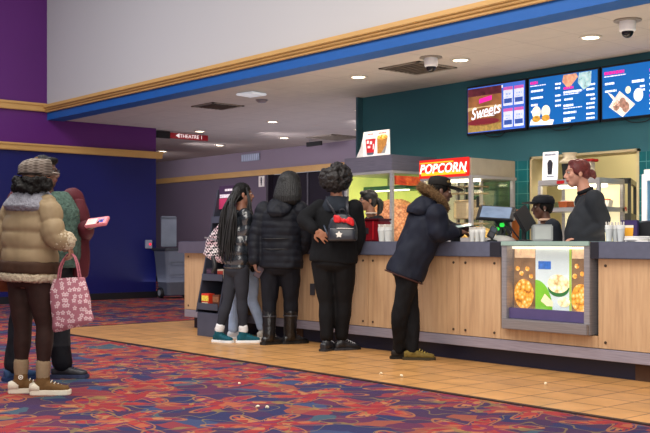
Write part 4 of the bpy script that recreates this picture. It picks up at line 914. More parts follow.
sh = Sh(); p.torso(sh, [(-.055, .2, .16, 0), (-.045, .222, .182, 0), (.04, .225, .184, 0), (.055, .21, .17, 0)]); M_SHERPA = mat('#b5a68e', .95, var=.15, vs=50, bump=1, bs=120); sh.skin('fleece_hem', M_SHERPA, j, .01, 2, curly(.012, 55))
sh = Sh(); p.torso(sh, [(.93, .17, .14, -.005), (1.0, .195, .16, -.02), (1.12, .16, .14, -.01), (1.22, .11, .11, 0), (1.27, .085, .085, 0)]); sh.skin('fleece_collar', mat('#85858e', .95, var=.12, vs=50, bump=1, bs=120), j, .01, 7, curly(.009, 50))
d = (p.Wr['R']-p.E['R']).normalized(); sh = Sh(); sh.tube([p.Wr['R']-d*.07, p.Wr['R']-d*.01], [.072, .07]); sh.skin('fleece_cuff', M_SHERPA, j, .01, 2, curly(.012, 55))
sh = Sh()
for i in range(150):
    a = random.uniform(0, 2*PI); u = random.uniform(-.075, .012); fw = math.cos(a); lf = math.sin(a)
    if fw > .45: continue
    rr = 1.0+random.uniform(-.1, .22)+(.1 if u < -.03 else 0); sh.ell(p.hp(-.016+.11*fw*rr, .108*lf*rr, u-.01), random.uniform(.018, .028), n=8, m=6)
sh.ell(p.hp(-.02, 0, -.03), (.085, .085, .07)); sh.skin('curly_hair', HAIR('#14100f'), p.root, .009, 1, curly(.012, 60))
sh = Sh(); R = p.HR
sh.loft([(p.hp(-.01, 0, .03), R @ V((0, .096, 0)), R @ V((.112, 0, 0))), (p.hp(-.012, 0, .06), R @ V((0, .102, 0)), R @ V((.118, 0, .01))), (p.hp(-.01, 0, .11), R @ V((0, .104, 0)), R @ V((.117, 0, .01))), (p.hp(0, 0, .14), R @ V((0, .086, 0)), R @ V((.098, 0, .01))), (p.hp(0, 0, .152), R @ V((0, .03, 0)), R @ V((.04, 0, 0)))], n=26, p=2.1)
h_ = sh.skin('plaid_cap', m_plaid(), p.root, .009, 3, wrinkle(.004, 20)); sh = Sh(); sh.ell(p.hp(.11, 0, .05), (.065, .08, .012), R); sh.build('peak', m_plaid(), h_, smooth=True); sh = Sh(); sh.ell(p.hp(0, 0, .156), (.012, .012, .008), R); sh.build('button', mat('#6a4a30', .8), h_, smooth=True)
sh = Sh(); sh.tube([p.hp(-.125*math.cos(t)-.01, .1*math.sin(t), .042) for t in np.linspace(-1.5, 1.5, 9)], .006, n=8); sh.build('cap_band', mat('#241c1a', .8), h_, smooth=True)
# floral tote in her right hand
LWp = p
ha = p.Wr['R']+V((.02, -.005, -.085))
tb = p.W(ha); tote = thing('tote_bag', 'pink floral cotton tote bag hanging from the beige puffer woman\'s hand', 'bag', (tb.x, tb.y, tb.z), YAW-.12)
sh = Sh(); cxs = [(-.155, .02), (-.125, .035), (-.06, .05)]
sh.loft([((.015, 0, -.5), (.135, 0, .035), (0, .03, 0)), ((.015, 0, -.475), (.147, 0, .034), (0, .06, 0)), ((.0, 0, -.35), (.14, 0, .024), (0, .068, 0)), ((-.01, 0, -.25), (.132, 0, .01), (0, .05, 0)), ((-.012, 0, -.165), (.115, 0, .006), (0, .026, 0)), ((-.012, 0, -.16), (.108, 0, .006), (0, .02, 0))], n=26, p=2.6)
bag = sh.skin('bag_body', m_flower(), tote, .010, 2, wrinkle(.010, 9, .7)); M_STRAP = mat('#a5616c', .9, var=.35, vs=90)
for y in (-.018, .02):
    sh = Sh(); sh.tube([(-.085, y, -.17), (-.07, y, -.08), (-.03, y*.6, -.012), (.0, y*.3, .006), (.03, y*.6, -.02), (.052, y, -.09), (.065, y, -.17)], .011, n=8, flat=.45); sh.build('strap', M_STRAP, tote, smooth=True)
bg = thing('shoulder_bag', 'brown leather bag beside the beige puffer woman\'s far hip', 'bag', p.W((-.25, .16, .87)), YAW)
Sh().box(-.12, .1, -.06, .06, -.17, .08).build('bag_body', mat('#6a3a1e', .45, var=.2), bg, bevel=.03, smooth=True); sh = Sh(); sh.tube([(-.1, 0, .07), (-.06, .02, .25), (.02, .02, .27), (.08, 0, .07)], .01, n=8); sh.build('strap', mat('#4a2814', .5), bg, smooth=True); Sh().box(-.12, .1, -.066, -.055, -.02, .075).build('flap', mat('#7a4626', .45), bg, bevel=.006)

# --- person in the maroon coat ---------------------------------------------------
p = Fig('person in open maroon coat over green knitted sweater, half hidden by the beige puffer', 44, 7.72, 1.0, '#5d4032')
p.pose((45, 172.5), (46, 190), (47, 197.5), (48, 266), -58, -8, None, {'L': (83, 233, .10), 'R': (5, 236, .0)}, {'L': (87, 227, -.12), 'R': (14, 254, -.2)}, {'L': (59, 320, .05), 'R': (20, 322, -.05)}, {'L': (62, 366, .02), 'R': (14, 371, -.12)}, shw=.2, hpw=.1)
p.body({'L': dict(d=(.9, -.35, .12), nrm=(-.1, 0, 1), curl=.5), 'R': dict(d=(.4, -.2, -.9), nrm=(0, 1, 0))})
p.trousers(mat('#15161c', .75), .175, .135, (.105, .082, .08), end=.93, calf=1.0, wr=.012)
p.shoe('L', 0, mat('#24242a', .5), mat('#2c3350', .5), L=.29); p.shoe('R', 40, mat('#2b4468', .6), mat('#22335a', .6), L=.28)
M_MAR = mat('#481820', .7, var=.15, vs=6)
j = p.jacket(M_MAR, [(-.1, .2, .14, -.03), (.15, .2, .14, -.03), (.5, .22, .145, -.03), (.8, .245, .15, -.02), (.97, .225, .12, -.01), (1.08, .12, .085, 0)], arm=(.09, .075, .06), end=.92, post=wrinkle(.014, 8, .8), name='coat')
sh = Sh(); p.torso(sh, [(-.2, .03, .02, .12), (-.15, .06, .045, .12), (.3, .065, .05, .125), (.7, .06, .045, .13), (.98, .04, .03, .1)])
for v in sh.v and range(len(sh.v)): sh.v[v] = tuple(V(sh.v[v])-rv(p.yaw)*.225-fv(p.yaw)*.02)
sh.skin('coat_front', M_MAR, j, .011, 3, wrinkle(.012, 8, .8))
sh = Sh(); p.torso(sh, [(-.02, .14, .15, .06), (.2, .15, .165, .065), (.5, .155, .17, .065), (.8, .145, .16, .06), (.98, .1, .12, .05), (1.08, .07, .08, .03)]); sh.v = [tuple(V(v)-rv(p.yaw)*.075) for v in sh.v]; sh.skin('sweater', mat('#43564e', .95, var=.5, vs=42, bump=1, bs=80), p.root, .011, 2, curly(.007, 45))
sh = Sh(); r = Matrix(p.HR); sh.ell(p.hp(-.022, 0, .048), (.1, .084, .088), r); sh.ell(p.hp(-.055, 0, -.02), (.062, .08, .07), r); sh.ell(p.hp(.06, 0, .09), (.04, .07, .03), r); sh.skin('hair', HAIR('#15110f'), p.root, .009, 2, wrinkle(.006, 45))
sh = Sh()
for y in (-1, 1): sh.tube([p.hp(.1, .012*y, .006), p.hp(.102, .03*y, .018), p.hp(.096, .05*y, .006), p.hp(.1, .03*y, -.012), p.hp(.1, .012*y, .006)], .0028, n=6); sh.tube([p.hp(.096, .05*y, .008), p.hp(.0, .08*y, .004)], .0028, n=6)
sh.build('glasses', M_BLACK, p.root, smooth=True)
hb = p.W(p.Wr['L']+V((.09, -.03, .03)))
t = thing('phone', 'pink cased phone held flat in the maroon coat wearer\'s hand', 'phone', hb, YAW-.2)
Sh().box(-.09, .085, -.05, .05, -.006, .022).build('case', mat('#c9727c', .5, var=.1), t, bevel=.006, M=Matrix.Rotation(-.12, 4, 'Y') @ Matrix.Rotation(.62, 4, 'X')); Sh().box(.015, .055, -.03, .01, .0222, .024).build('blue_print', mat('#2438a0', .5), t, M=Matrix.Rotation(-.12, 4, 'Y') @ Matrix.Rotation(.62, 4, 'X')); Sh().box(-.08, .0, -.045, .03, .0222, .0235).build('pale_print', mat('#d9b0a8', .5), t, M=Matrix.Rotation(-.12, 4, 'Y') @ Matrix.Rotation(.62, 4, 'X'))

# --- girl with long braids -------------------------------------------------------
p = Fig('girl with long black braids in shiny black jacket and teal trainers', 236, 10.42, .95, '#8e5f4a')
p.pose((243.5, 194.5), (241, 207), (238, 215), (237, 268), 42, 8, None, {'L': (229, 240, .07), 'R': (246, 240, -.08)}, {'L': (236, 258, .08), 'R': (248.5, 258, -.04)}, {'L': (228, 300, .03), 'R': (242, 300, -.03)}, {'L': (219, 331, .02), 'R': (243.5, 332, -.03)}, shw=.15, hpw=.085, pitch=-2)
p.body({'L': dict(d=(.6, .5, -.5), nrm=(0, 0, -1)), 'R': dict(d=(.5, .5, -.6), nrm=(0, 1, 0), curl=.7)})
p.trousers(mat('#2b2d35', .8, var=.15), .15, .12, (.09, .06, .045), end=.9, calf=1.12, name='leggings', wr=.003)
for a in 'LR':
    sh = Sh(); d = p.K[a]-p.A[a]; sh.tube([p.A[a]+d*.03, p.A[a]+d*.16], .05); sh.skin('sock', mat('#d6d6d8', .9), p.root, .008, 2, wrinkle(.003, 30, 2))
    p.shoe(a, 8 if a == 'R' else -32, mat('#154e5c', .7, var=.2), mat('#dfe2e4', .5), L=.265, style='high', mt=mat('#1c6a72', .6))
p.jacket(mat('#23272d', .22, var=.5, vs=10, spec=.8), [(.0, .165, .13, 0), (.25, .17, .135, 0), (.6, .165, .13, 0), (.9, .155, .11, 0), (1.08, .075, .07, 0)], arm=(.082, .07, .055), end=.95, post=puff(p.axis(), p.armline(), .1, .018, .008), it=3, name='shiny_jacket')
sh = Sh(); R = p.HR; sh.ell(p.hp(-.02, 0, .045), (.098, .084, .085), R); sh.ell(p.hp(-.05, 0, -.01), (.068, .082, .075), R); hr = sh.skin('braided_hair', HAIR('#0f0d0e'), p.root, .008, 2, wrinkle(.005, 60))
sh = Sh(); yb = fv(p.yaw); rb = rv(p.yaw)
for i in range(64):
    a = random.uniform(-1.35, 1.35); st = p.hp(-.02-.085*math.cos(a), .085*math.sin(a), random.uniform(-.01, .08)); L_ = random.uniform(.36, .56); sw = math.sin(a)
    o = p.sh-yb*random.uniform(.12, .165)-rb*(random.uniform(-.14, .10)); mid = o+V((0, 0, random.uniform(-.04, .04))); e = mid+V((random.uniform(-.06, .0), random.uniform(-.03, .03), -L_+.08))
    sh.tube([st, (st+mid)*.5+V(-yb)*.03, mid, (mid+e)*.5+V((random.uniform(-.01, .01), 0, 0)), e], [.008, .0085, .0085, .008, .005], n=6, sub=3)
for i in range(10):
    a = random.uniform(.3, 1.2)*-1; st = p.hp(.03, -.07, random.uniform(.02, .07)); mid = p.sh+rb*random.uniform(.02, .12)+yb*random.uniform(.02, .1)+V((0, -.05, .03)); e = mid+V((.01, -.03, -random.uniform(.12, .25)))
    sh.tube([st, (st+mid)*.5+rb*.05, mid+rb*.05, e], .0075, n=6)
sh.build('braid_lengths', HAIR('#121011', .45), hr, smooth=True)
hb = p.W((-.225, .06, 1.05)); t = thing('houndstooth_bag', 'black and white houndstooth bag behind the braided girl\'s back', 'bag', hb, YAW-.3)
sh = Sh(); sh.loft([((0, 0, -.2), (.08, 0, -.03), (0, .03, 0)), ((-.01, 0, -.17), (.12, 0, -.04), (0, .05, 0)), ((0, 0, 0), (.1, 0, -.02), (0, .05, 0)), ((.04, 0, .13), (.06, 0, .01), (0, .035, 0)), ((.08, 0, .2), (.03, 0, 0), (0, .025, 0))], n=22); sh.skin('bag_body', m_check('#14141c', '#d9d4d6', '#c4a0a8', 48), t, .01, 2, wrinkle(.008, 10))
sh = Sh(); sh.tube([(.06, 0, .17), (.12, -.02, .3), (.2, -.02, .36), (.24, .06, .3)], .009, n=8); sh.build('strap', M_BLACK, t, smooth=True)
sh = Sh(); sh.tube([(.0, -.06, -.16), (.03, -.07, -.25), (.0, -.07, -.31)], [.02, .03, .018], n=8); sh.build('tassel', M_BLACK, t, smooth=True)
Sh().box(-.1, .1, -.064, -.058, .02, .035).build('zip', mat('#8d8a90', .3, metal=.5), t, M=Matrix.Rotation(.2, 4, 'Y'))

# --- person in light jeans behind the girl -----------------------------------------
p = Fig('person in pale blue jeans and white trainers standing behind the braided girl', 247, 10.75, .9, '#6b4636')
p.pose((244.5, 199), (246, 212), (247, 221), (246, 271), 65, 50, None, {'L': (241, 244, .08), 'R': (254, 244, -.02)}, {'L': (244, 250, .14), 'R': (252.5, 262, -.06)}, {'L': (235, 302, .03), 'R': (252.5, 301, -.02)}, {'L': (233, 331, .02), 'R': (262.5, 328.5, -.02)}, shw=.13, hpw=.08)
p.body({'L': dict(d=(.3, .8, -.3), nrm=(0, 0, -1)), 'R': dict(d=(.2, .2, -1), nrm=(-1, 0, 0), curl=.8)})
p.trousers(mat('#9fb2cf', .8, var=.12, vs=14), .145, .11, (.085, .062, .058), end=.95, name='jeans', wr=.007)
p.shoe('L', 20, mat('#c9ccd4', .6), mat('#e8e8ea', .5), L=.25); p.shoe('R', 10, mat('#b9b4ac', .6), mat('#d8d4cc', .5), L=.25)
j = p.jacket(mat('#1d1d22', .7), [(-.04, .15, .115, 0), (.3, .155, .12, 0), (.7, .15, .115, 0), (.93, .14, .1, 0), (1.08, .07, .065, 0)], arm=(.07, .06, .05), end=.92, post=wrinkle(.01, 10))
sh = Sh(); p.torso(sh, [(.5, .03, .03, 0), (.55, .06, .05, 0), (.95, .055, .05, 0), (1.0, .03, .03, 0)]); sh.v = [tuple(V(v)+rv(p.yaw)*.115+V((0, -.06, 0))) for v in sh.v]; sh.skin('pale_scarf', mat('#c8ccd2', .9), j, .01, 2)
sh = Sh(); sh.ell(p.hp(-.02, 0, .04), (.1, .085, .09), p.HR); sh.ell(p.hp(-.05, 0, -.03), (.06, .078, .07), p.HR); sh.skin('hair', HAIR(), p.root, .009, 2, wrinkle(.006, 40))

# --- woman in the black puffer -----------------------------------------------------
p = Fig('woman with shoulder-length black hair in black hooded puffer and lace-up boots', 281, 10.2, 1.04, '#7a5444')
p.pose((290, 185), (287, 199), (282, 209), (280, 266), 76, 55, None, {'L': (255.5, 238, -.02), 'R': (306, 236, -.02)}, {'L': (254.5, 261, -.08), 'R': (303, 250, .02)}, {'L': (269.5, 302, .02), 'R': (291, 300, .02)}, {'L': (269, 336, -.02), 'R': (290, 335, .06)}, shw=.185, hpw=.1)
p.body({'L': dict(d=(.12, .1, -1), nrm=(1, .3, 0), curl=.9), 'R': dict(d=(-.3, .9, -.1), nrm=(0, 0, -1), curl=.6)})
p.trousers(mat('#11131b', .7, var=.2), .175, .14, (.105, .075, .062), end=.62, calf=1.02, name='jeans', wr=.009)
for a, yw in (('L', 35), ('R', 28)):
    u, P_ = p.shoe(a, yw, mat('#0f0f12', .35), mat('#0a0a0c', .5), L=.28, style='boot', mt=mat('#2e2e34', .4), name='boot')
    sh = Sh(); d = (p.K[a]-p.A[a]); d = d/d.z
    for i in range(5): c = p.A[a]+d*(.03+i*.04); f = fv(yw); sh.tube([c+f*.05-rv(yw)*.045, c+f*.072, c+f*.05+rv(yw)*.045], .004, n=6)
    sh.tube([p.A[a]+d*.2+V((math.cos(t)*.073, math.sin(t)*.073, 0)) for t in np.linspace(0, 6.28, 14)], .007, n=6, cap=False); sh.build('strap_detail', mat('#34343a', .3), u, smooth=True)
M_PUF = mat('#12141c', .6, var=.2, vs=8, spec=.6)
j = p.jacket(M_PUF, [(-.03, .225, .175, 0), (.1, .228, .178, 0), (.4, .205, .165, 0), (.7, .21, .165, 0), (.92, .19, .14, 0), (1.08, .10, .09, 0)], arm=(.09, .072, .058), end=.97, post=puff(p.axis(), p.armline(), .07, .007, .009), it=3, name='puffer_jacket')
sh = Sh(); p.torso(sh, [(.86, .07, .05, -.135), (.93, .115, .085, -.12), (1.03, .13, .1, -.07), (1.13, .12, .1, -.03), (1.18, .09, .07, -.02)]); hd = sh.skin('hood', M_PUF, j, .011, 4, wrinkle(.014, 12))
sh = Sh(); ax = p.sh-p.hip
for t in (.48, .3): pts = [p.hip+ax*t+fv(p.yaw+180+q)*.188+V((0, 0, 0)) for q in (-75, -50, -25, 0, 25, 50, 75)]; sh.tube([V((q.x*1.12, q.y, q.z)) for q in pts], .005, n=6)
sh.build('waist_seam', mat('#0d0e12', .5), j, smooth=True)
sh = Sh(); R = p.HR; sh.ell(p.hp(-.012, 0, .035), (.122, .112, .108), R)
sh.loft([(p.hp(-.02, 0, .07), R @ V((0, .1, 0)), R @ V((.1, 0, 0))), (p.hp(-.03, 0, -.03), R @ V((0, .135, 0)), R @ V((.115, 0, 0))), (p.hp(-.045, 0, -.11), R @ V((0, .15, 0)), R @ V((.115, 0, 0))), (p.hp(-.055, 0, -.17), R @ V((0, .145, -.01)), R @ V((.1, 0, 0))), (p.hp(-.06, 0, -.205), R @ V((0, .11, -.01)), R @ V((.06, 0, 0)))])
def strands(co, no): a = np.arctan2(co[:, 1]-p.head.y, co[:, 0]-p.head.x); return co+no*(.004*np.sin(a*46+co[:, 2]*6))[:, None]
sh.skin('straight_hair', HAIR('#0e0d10', .35), p.root, .007, 3, strands)
t = thing('phone', 'dark phone held low in the black puffer woman\'s lowered hand', 'phone', p.W(p.Wr['L']+V((.05, .0, -.1))), YAW+.4); Sh().box(-.037, .037, -.005, .005, -.075, .075).build('case', mat('#24242b', .4), t, bevel=.004, M=Matrix.Rotation(.55, 4, 'Y')); Sh().box(-.033, .033, -.0062, -.005, -.07, .07).build('display', mat('#4a4048', .3, var=.3), t, M=Matrix.Rotation(.55, 4, 'Y'))

# --- woman in the black hoodie with the small backpack -------------------------------
p = Fig('woman with curly dark updo in black hoodie, hand on hip, wearing a small backpack', 334, 9.62, 1.05, '#a06e55')
p.pose((335.5, 181.5), (336.5, 196), (337, 207), (333.5, 262), 80, 88, 78, {'L': (303.5, 220, -.06), 'R': (358.5, 234, .0)}, {'L': (314.5, 230, -.2), 'R': (355, 252, .03)}, {'L': (327, 303, .02), 'R': (343.5, 302, .02)}, {'L': (326.5, 339, -.02), 'R': (341.5, 338, .05)}, shw=.165, hpw=.095)
p.body({'L': dict(d=(.8, .08, -.55), nrm=(-.1, 1, .1), curl=.25, spread=.3), 'R': dict(d=(-.5, .1, -.8), nrm=(-1, 0, .3), curl=.6)})
p.trousers(mat('#0d0d10', .75, var=.2), .19, .15, (.115, .076, .062), end=.93, calf=1.05, name='leggings', wr=.005)
for a, yw in (('L', 60), ('R', 25)):
    p.shoe(a, yw, mat('#1b1b20', .45, var=.6, vs=26), mat('#27272c', .5, var=.8, vs=20), L=.265, style='low', mt=mat('#c9c9cc', .4), name='trainer')
    sh = Sh(); d = p.K[a]-p.A[a]; sh.tube([p.A[a]+d*-.02, p.A[a]+d*.1], .04); sh.skin('sock', mat('#1a1a1d', .9), p.root, .009, 2)
M_HOOD = mat('#0e0f12', .85, var=.2, vs=10)
j = p.jacket(M_HOOD, [(-.01, .222, .158, -.01), (.06, .225, .16, -.01), (.3, .212, .155, -.01), (.65, .21, .15, -.01), (.92, .19, .13, 0), (1.08, .095, .085, 0)], arm=(.08, .069, .05), end=.97, post=wrinkle(.010, 8, .7), name='hoodie')
sh = Sh(); p.torso(sh, [(.9, .1, .05, -.09), (1.0, .13, .08, -.06), (1.13, .11, .085, -.02), (1.2, .085, .07, -.01)]); sh.skin('hood', mat('#22272f', .85), j, .011, 4, wrinkle(.01, 12))
sh = Sh(); sh.ell(p.hp(-.02, 0, .03), (.125, .13, .12), p.HR)
for i in range(190):
    u = V(rng.normal(size=3)).normalized(); c = p.hp(-.02+.128*u.x, .137*u.y, .035+.125*u.z)
    if (p.HR.transposed() @ (c-p.head)).x > .07 and u.z < .4: continue
    sh.ell(c, random.uniform(.016, .026), n=8, m=6)
sh.skin('curly_hair', HAIR('#1a1211', .5), p.root, .008, 1, curly(.009, 65))
# backpack
W3 = p; bk = p.J(342.5, 228, -.235); bw_ = p.W(bk)
t = thing('mini_backpack', 'small black backpack with a red bow worn on the black hoodie', 'backpack', bw_, YAW-.05)
M_BP = mat('#1a1e28', .4, var=.15)
sh = Sh(); sh.loft([((0, 0, -.125), (.125, 0, 0), (0, .045, 0)), ((0, 0, -.11), (.14, 0, 0), (0, .06, 0)), ((0, 0, .0), (.14, 0, 0), (0, .062, 0)), ((0, 0, .08), (.115, 0, 0), (0, .05, 0)), ((0, 0, .125), (.06, 0, 0), (0, .035, 0)), ((0, 0, .135), (.02, 0, 0), (0, .02, 0))], n=24, p=2.8)
o = sh.skin('pack', M_BP, t, .008, 2, wrinkle(.003, 14))
sh = Sh(); sh.loft([((0, -.055, -.12), (.115, 0, 0), (0, .02, 0)), ((0, -.06, -.1), (.122, 0, 0), (0, .022, 0)), ((0, -.062, -.01), (.12, 0, 0), (0, .02, 0)), ((0, -.058, .0), (.112, 0, 0), (0, .014, 0))], n=20, p=3); fp = sh.build('front_pocket', mat('#20242e', .35), t, smooth=True)
sh = Sh(); sh.tube([(-.05, -.085, -.005), (.0, -.086, -.004), (.105, -.083, -.006)], .004, n=6); sh.build('zip', mat('#b9b4b0', .25, metal=.6), fp, smooth=True)
s5 = Sh(); s5.prism([((.034 if i % 2 == 0 else .02)*math.cos(i*PI/5+.3)-.03, (.034 if i % 2 == 0 else .02)*math.sin(i*PI/5+.3)-.062) for i in range(10)], -.088, -.083); s5.build('white_patch', mat('#d8d4cc', .6), fp)
b = Sh(); bx_ = .015; bz = .068
for sx in (-1, 1): b.loft([((bx_+sx*.012, -.075, bz-.002*sx), (0, 0, .012), (0, .012, 0)), ((bx_+sx*.045, -.085, bz-.006*sx+.008), (0, 0, .035), (0, .018, 0)), ((bx_+sx*.085, -.078, bz-.018*sx), (0, 0, .038), (0, .014, 0)), ((bx_+sx*.098, -.074, bz-.02*sx), (0, 0, .022), (0, .006, 0))], n=14)
b.ell((bx_, -.085, bz), (.018, .016, .02)); b.skin('red_bow', mat('#c8141c', .55, var=.15), t, .006, 2, wrinkle(.005, 30))
sh = Sh(); sh.tube([(-.025, -.01, .125), (-.02, -.03, .17), (.02, -.03, .17), (.03, -.01, .125)], .006, n=8); sh.build('grab_handle', M_BP, t, smooth=True)
IR = lambda v: Matrix.Rotation(.05, 3, 'Z') @ (V(v)-bk)
for a, x1 in (('L', -.06), ('R', .05)):
    q1 = IR(p.S[a]*.55+p.sh*.45+V((0, -.115, .045))); q0 = IR(p.S[a]*.6+p.sh*.4+V((0, 0, .095)))
    sh = Sh(); sh.tube([(x1, .03, .11), ((x1+q1.x)*.5, .0, (.11+q1.z)*.5+.01), q1, q0], .014, n=8, flat=.5); sh.build('shoulder_strap', mat('#2b2d34', .5), t, smooth=True)
sh = Sh(); sh.tube([(-.12, .03, -.1), (-.16, .04, -.02), IR(p.S['L']+V((.03, -.09, -.13)))], .009, n=8); sh.build('lower_strap', mat('#2b3444', .5), t, smooth=True)

# --- man in the navy parka leaning on the counter --------------------------------------
p = Fig('man in navy parka with fur hood and black cap leaning on the counter', 408, 8.9, 1.0, '#5c3c2e')
p.pose((440, 191.5), (435, 205), (428.5, 214), (407, 271), 12, 8, 18, {'L': (446, 229, .16), 'R': (439, 234, -.17)}, {'L': (461, 231, .08), 'R': (456, 232.5, -.09)}, {'L': (411.5, 317, .04), 'R': (399, 318, -.05)}, {'L': (412, 352, .05), 'R': (400, 352.5, .02)}, shw=.17, hpw=.075, pitch=8)
p.A['L'].y = -.02; p.A['R'].y = .06
p.body({'L': dict(d=(.9, .1, .25), nrm=(0, -.6, -.8), curl=.7), 'R': dict(d=(.85, .35, .1), nrm=(0, .4, -1), curl=.8)}, lips='#4a2a26')
p.trousers(mat('#0f0f12', .8, var=.25, vs=14), .15, .125, (.098, .072, .058), end=.97, name='jeans', wr=.014)
M_OL = mat('#6b5a2a', .7, var=.35, vs=24); p.shoe('L', -6, M_OL, mat('#3a3222', .6), L=.285, style='low', mt=mat('#b9a24a', .5), name='trainer'); p.shoe('R', 8, mat('#241f1b', .7), mat('#1d1a17', .6), L=.275, style='low', mt=mat('#3a3022', .5), name='trainer')
M_PARKA = mat('#161a27', .68, var=.14, vs=6)
j = p.jacket(M_PARKA, [(-.1, .2, .175, -.01), (-.02, .2, .175, -.01), (.3, .19, .165, .005), (.65, .19, .165, .01), (.9, .18, .145, .0), (1.08, .1, .09, 0)], arm=(.1, .088, .06), end=.9, post=wrinkle(.017, 7, .8, 3), name='parka')
sh = Sh(); p.torso(sh, [(-.125, .195, .17, -.01), (-.115, .2, .176, -.01), (-.1, .198, .174, -.01)]); sh.build('hem_lining', mat('#3a2220', .7), j, smooth=True)
sh = Sh(); p.torso(sh, [(.9, .1, .06, -.13), (1.0, .14, .11, -.09), (1.13, .135, .115, -.05), (1.24, .1, .08, -.04)]); sh.skin('hood', M_PARKA, j, .011, 4, wrinkle(.014, 9))
sh = Sh(); R = p.HR
ring = [p.hp(-.05+.122*math.cos(t), .128*math.sin(t), -.075-.085*math.cos(t)+.02*abs(math.sin(t))) for t in np.linspace(.25, 6.03, 60)]
for c in ring:
    for i in range(60):
        u = V(rng.normal(size=3)).normalized(); e = c+u*random.uniform(.035, .062)+V((-.006, 0, .006)); w_ = u.orthogonal().normalized()*.004; sh.add([c+w_, c-w_, e], [(0, 1, 2)]); w_ = u.cross(w_); sh.add([c+w_, c-w_, e], [(0, 1, 2)])
fur = sh.build('fur_trim', mat('#8c7150', .95, var=.6, vs=45), j)
sh = Sh(); sh.tube(ring, .03, n=10, sub=1); sh.skin('fur_lining', mat('#5f4a33', .95, var=.4, vs=40), j, .01, 1, curly(.015, 60))
sh = Sh(); sh.ell(p.hp(-.02, 0, .035), (.098, .082, .08), R); sh.ell(p.hp(-.055, 0, -.02), (.05, .074, .05), R); sh.skin('hair', HAIR('#100d0c'), p.root, .009, 2)
sh = Sh(); sh.loft([(p.hp(-.012, 0, .05), R @ V((0, .088, 0)), R @ V((.106, 0, .006))), (p.hp(-.014, 0, .085), R @ V((0, .088, 0)), R @ V((.104, 0, 0))), (p.hp(-.014, 0, .12), R @ V((0, .078, 0)), R @ V((.092, 0, 0))), (p.hp(-.012, 0, .137), R @ V((0, .04, 0)), R @ V((.05, 0, 0)))], n=24, p=2.1)
M_CAP = mat('#1f1d1c', .75); cp = sh.skin('cap', M_CAP, p.root, .008, 3)
bs = Sh(); bs.loft([(p.hp(.06, 0, .055), R @ V((0, .085, 0)), R @ V((.002, 0, .011))), (p.hp(.12, 0, .05), R @ V((0, .1, 0)), R @ V((.002, 0, .010))), (p.hp(.18, 0, .04), R @ V((0, .085, 0)), R @ V((.001, 0, .009))), (p.hp(.205, 0, .034), R @ V((0, .045, 0)), R @ V((.001, 0, .006)))], n=18); bs.build('brim', M_CAP, cp, smooth=True)
sh = Sh(); sh.ell(p.hp(.045, -.082, .09), (.016, .006, .012), R); sh.build('cap_badge', mat('#6d5a34', .6), cp, smooth=True)
sh = Sh()
for a, dd in (('R', V((.03, .01, .0))),): c = p.Wr[a]; d = (c-p.E[a]).normalized(); sh.tube([c-d*.03, c+d*.02], [.05, .047])
sh.skin('knit_cuff', mat('#101319', .9), j, .009, 2)
t = thing('phone', 'dark phone resting in the parka man\'s hands over the counter', 'phone', p.W(p.Wr['R']+V((.075, .08, .055))), YAW+.1); A = Matrix.Rotation(-.15, 4, 'Y') @ Matrix.Rotation(.25, 4, 'X'); Sh().box(-.08, .08, -.04, .04, -.006, .006).build('case', M_BLACK, t, bevel=.004, M=A); Sh().box(-.074, .074, -.036, .036, .006, .0072).build('display', mat('#a9c4c0', .2, emit=.15), t, M=A)

# --- worker with red hair ----------------------------------------------------------------
def staff_legs(p, c='#1b1b20'):
    p.trousers(mat(c, .8), .165, .13, (.1, .07, .06), end=.96)
    for a in 'LR': p.shoe(a, p.yaw, mat('#151518', .5), mat('#222', .5) if False else mat('#222226', .5), L=.27)
p = Fig('worker with tied-back red hair in dark grey long-sleeved top behind the counter', 588, 9.16, 1.06, '#c58f78')
p.pose((577, 173), (584.5, 187.5), (590, 200), (588, 252), 180, 182, None, {'L': (601, 224, -.13), 'R': (598, 226, .16)}, {'L': (580, 237, -.1), 'R': (577, 238, .12)}, {'L': (585, 306, -.09), 'R': (586, 306, .09)}, {'L': (587, 350, -.09), 'R': (587, 350, .09)}, shw=.15, hpw=.09, pitch=3)
p.body({'L': dict(d=(-.9, .2, -.2), nrm=(0, .2, -1), curl=.7), 'R': dict(d=(-.9, 0, -.2), nrm=(0, 0, -1), curl=.7)}, lips='#a85a52', brow='#5a2a1c')
staff_legs(p)
j = p.jacket(mat('#2c2f34', .8, var=.15, vs=8), [(-.08, .16, .165, .02), (.1, .16, .17, .025), (.35, .155, .165, .035), (.6, .16, .16, .03), (.9, .155, .12, .0), (1.09, .08, .075, 0)], arm=(.09, .078, .058), end=.95, post=wrinkle(.012, 8, .8), name='long_sleeved_top')
sh = Sh(); sh.tube([p.neck+V((math.cos(t)*.055+.006, math.sin(t)*.06, -.03+.022*math.cos(t))) for t in np.linspace(0, 6.28, 16)], .02, n=8, cap=False); sh.build('collar', mat('#17181c', .8), j, smooth=True)
R = p.HR; M_RH = HAIR('#5c1c1a', .45); sh = Sh(); sh.ell(p.hp(-.022, 0, .046), (.106, .086, .084), R); sh.ell(p.hp(-.055, 0, -.005), (.068, .079, .07), R); sh.ell(p.hp(.03, 0, .09), (.045, .066, .03), R); sh.ell(p.hp(.0, .066, .03), (.06, .024, .06), R); sh.ell(p.hp(.0, -.066, .03), (.06, .024, .06), R)
h_ = sh.skin('red_hair', M_RH, p.root, .007, 5, wrinkle(.002, 40)); sh = Sh(); sh.ell(p.hp(-.128, 0, -.01), (.036, .034, .036), R); sh.ell(p.hp(-.15, 0, -.03), (.02, .02, .03), R); sh.skin('hair_bun', M_RH, h_, .007, 1, curly(.006, 60))

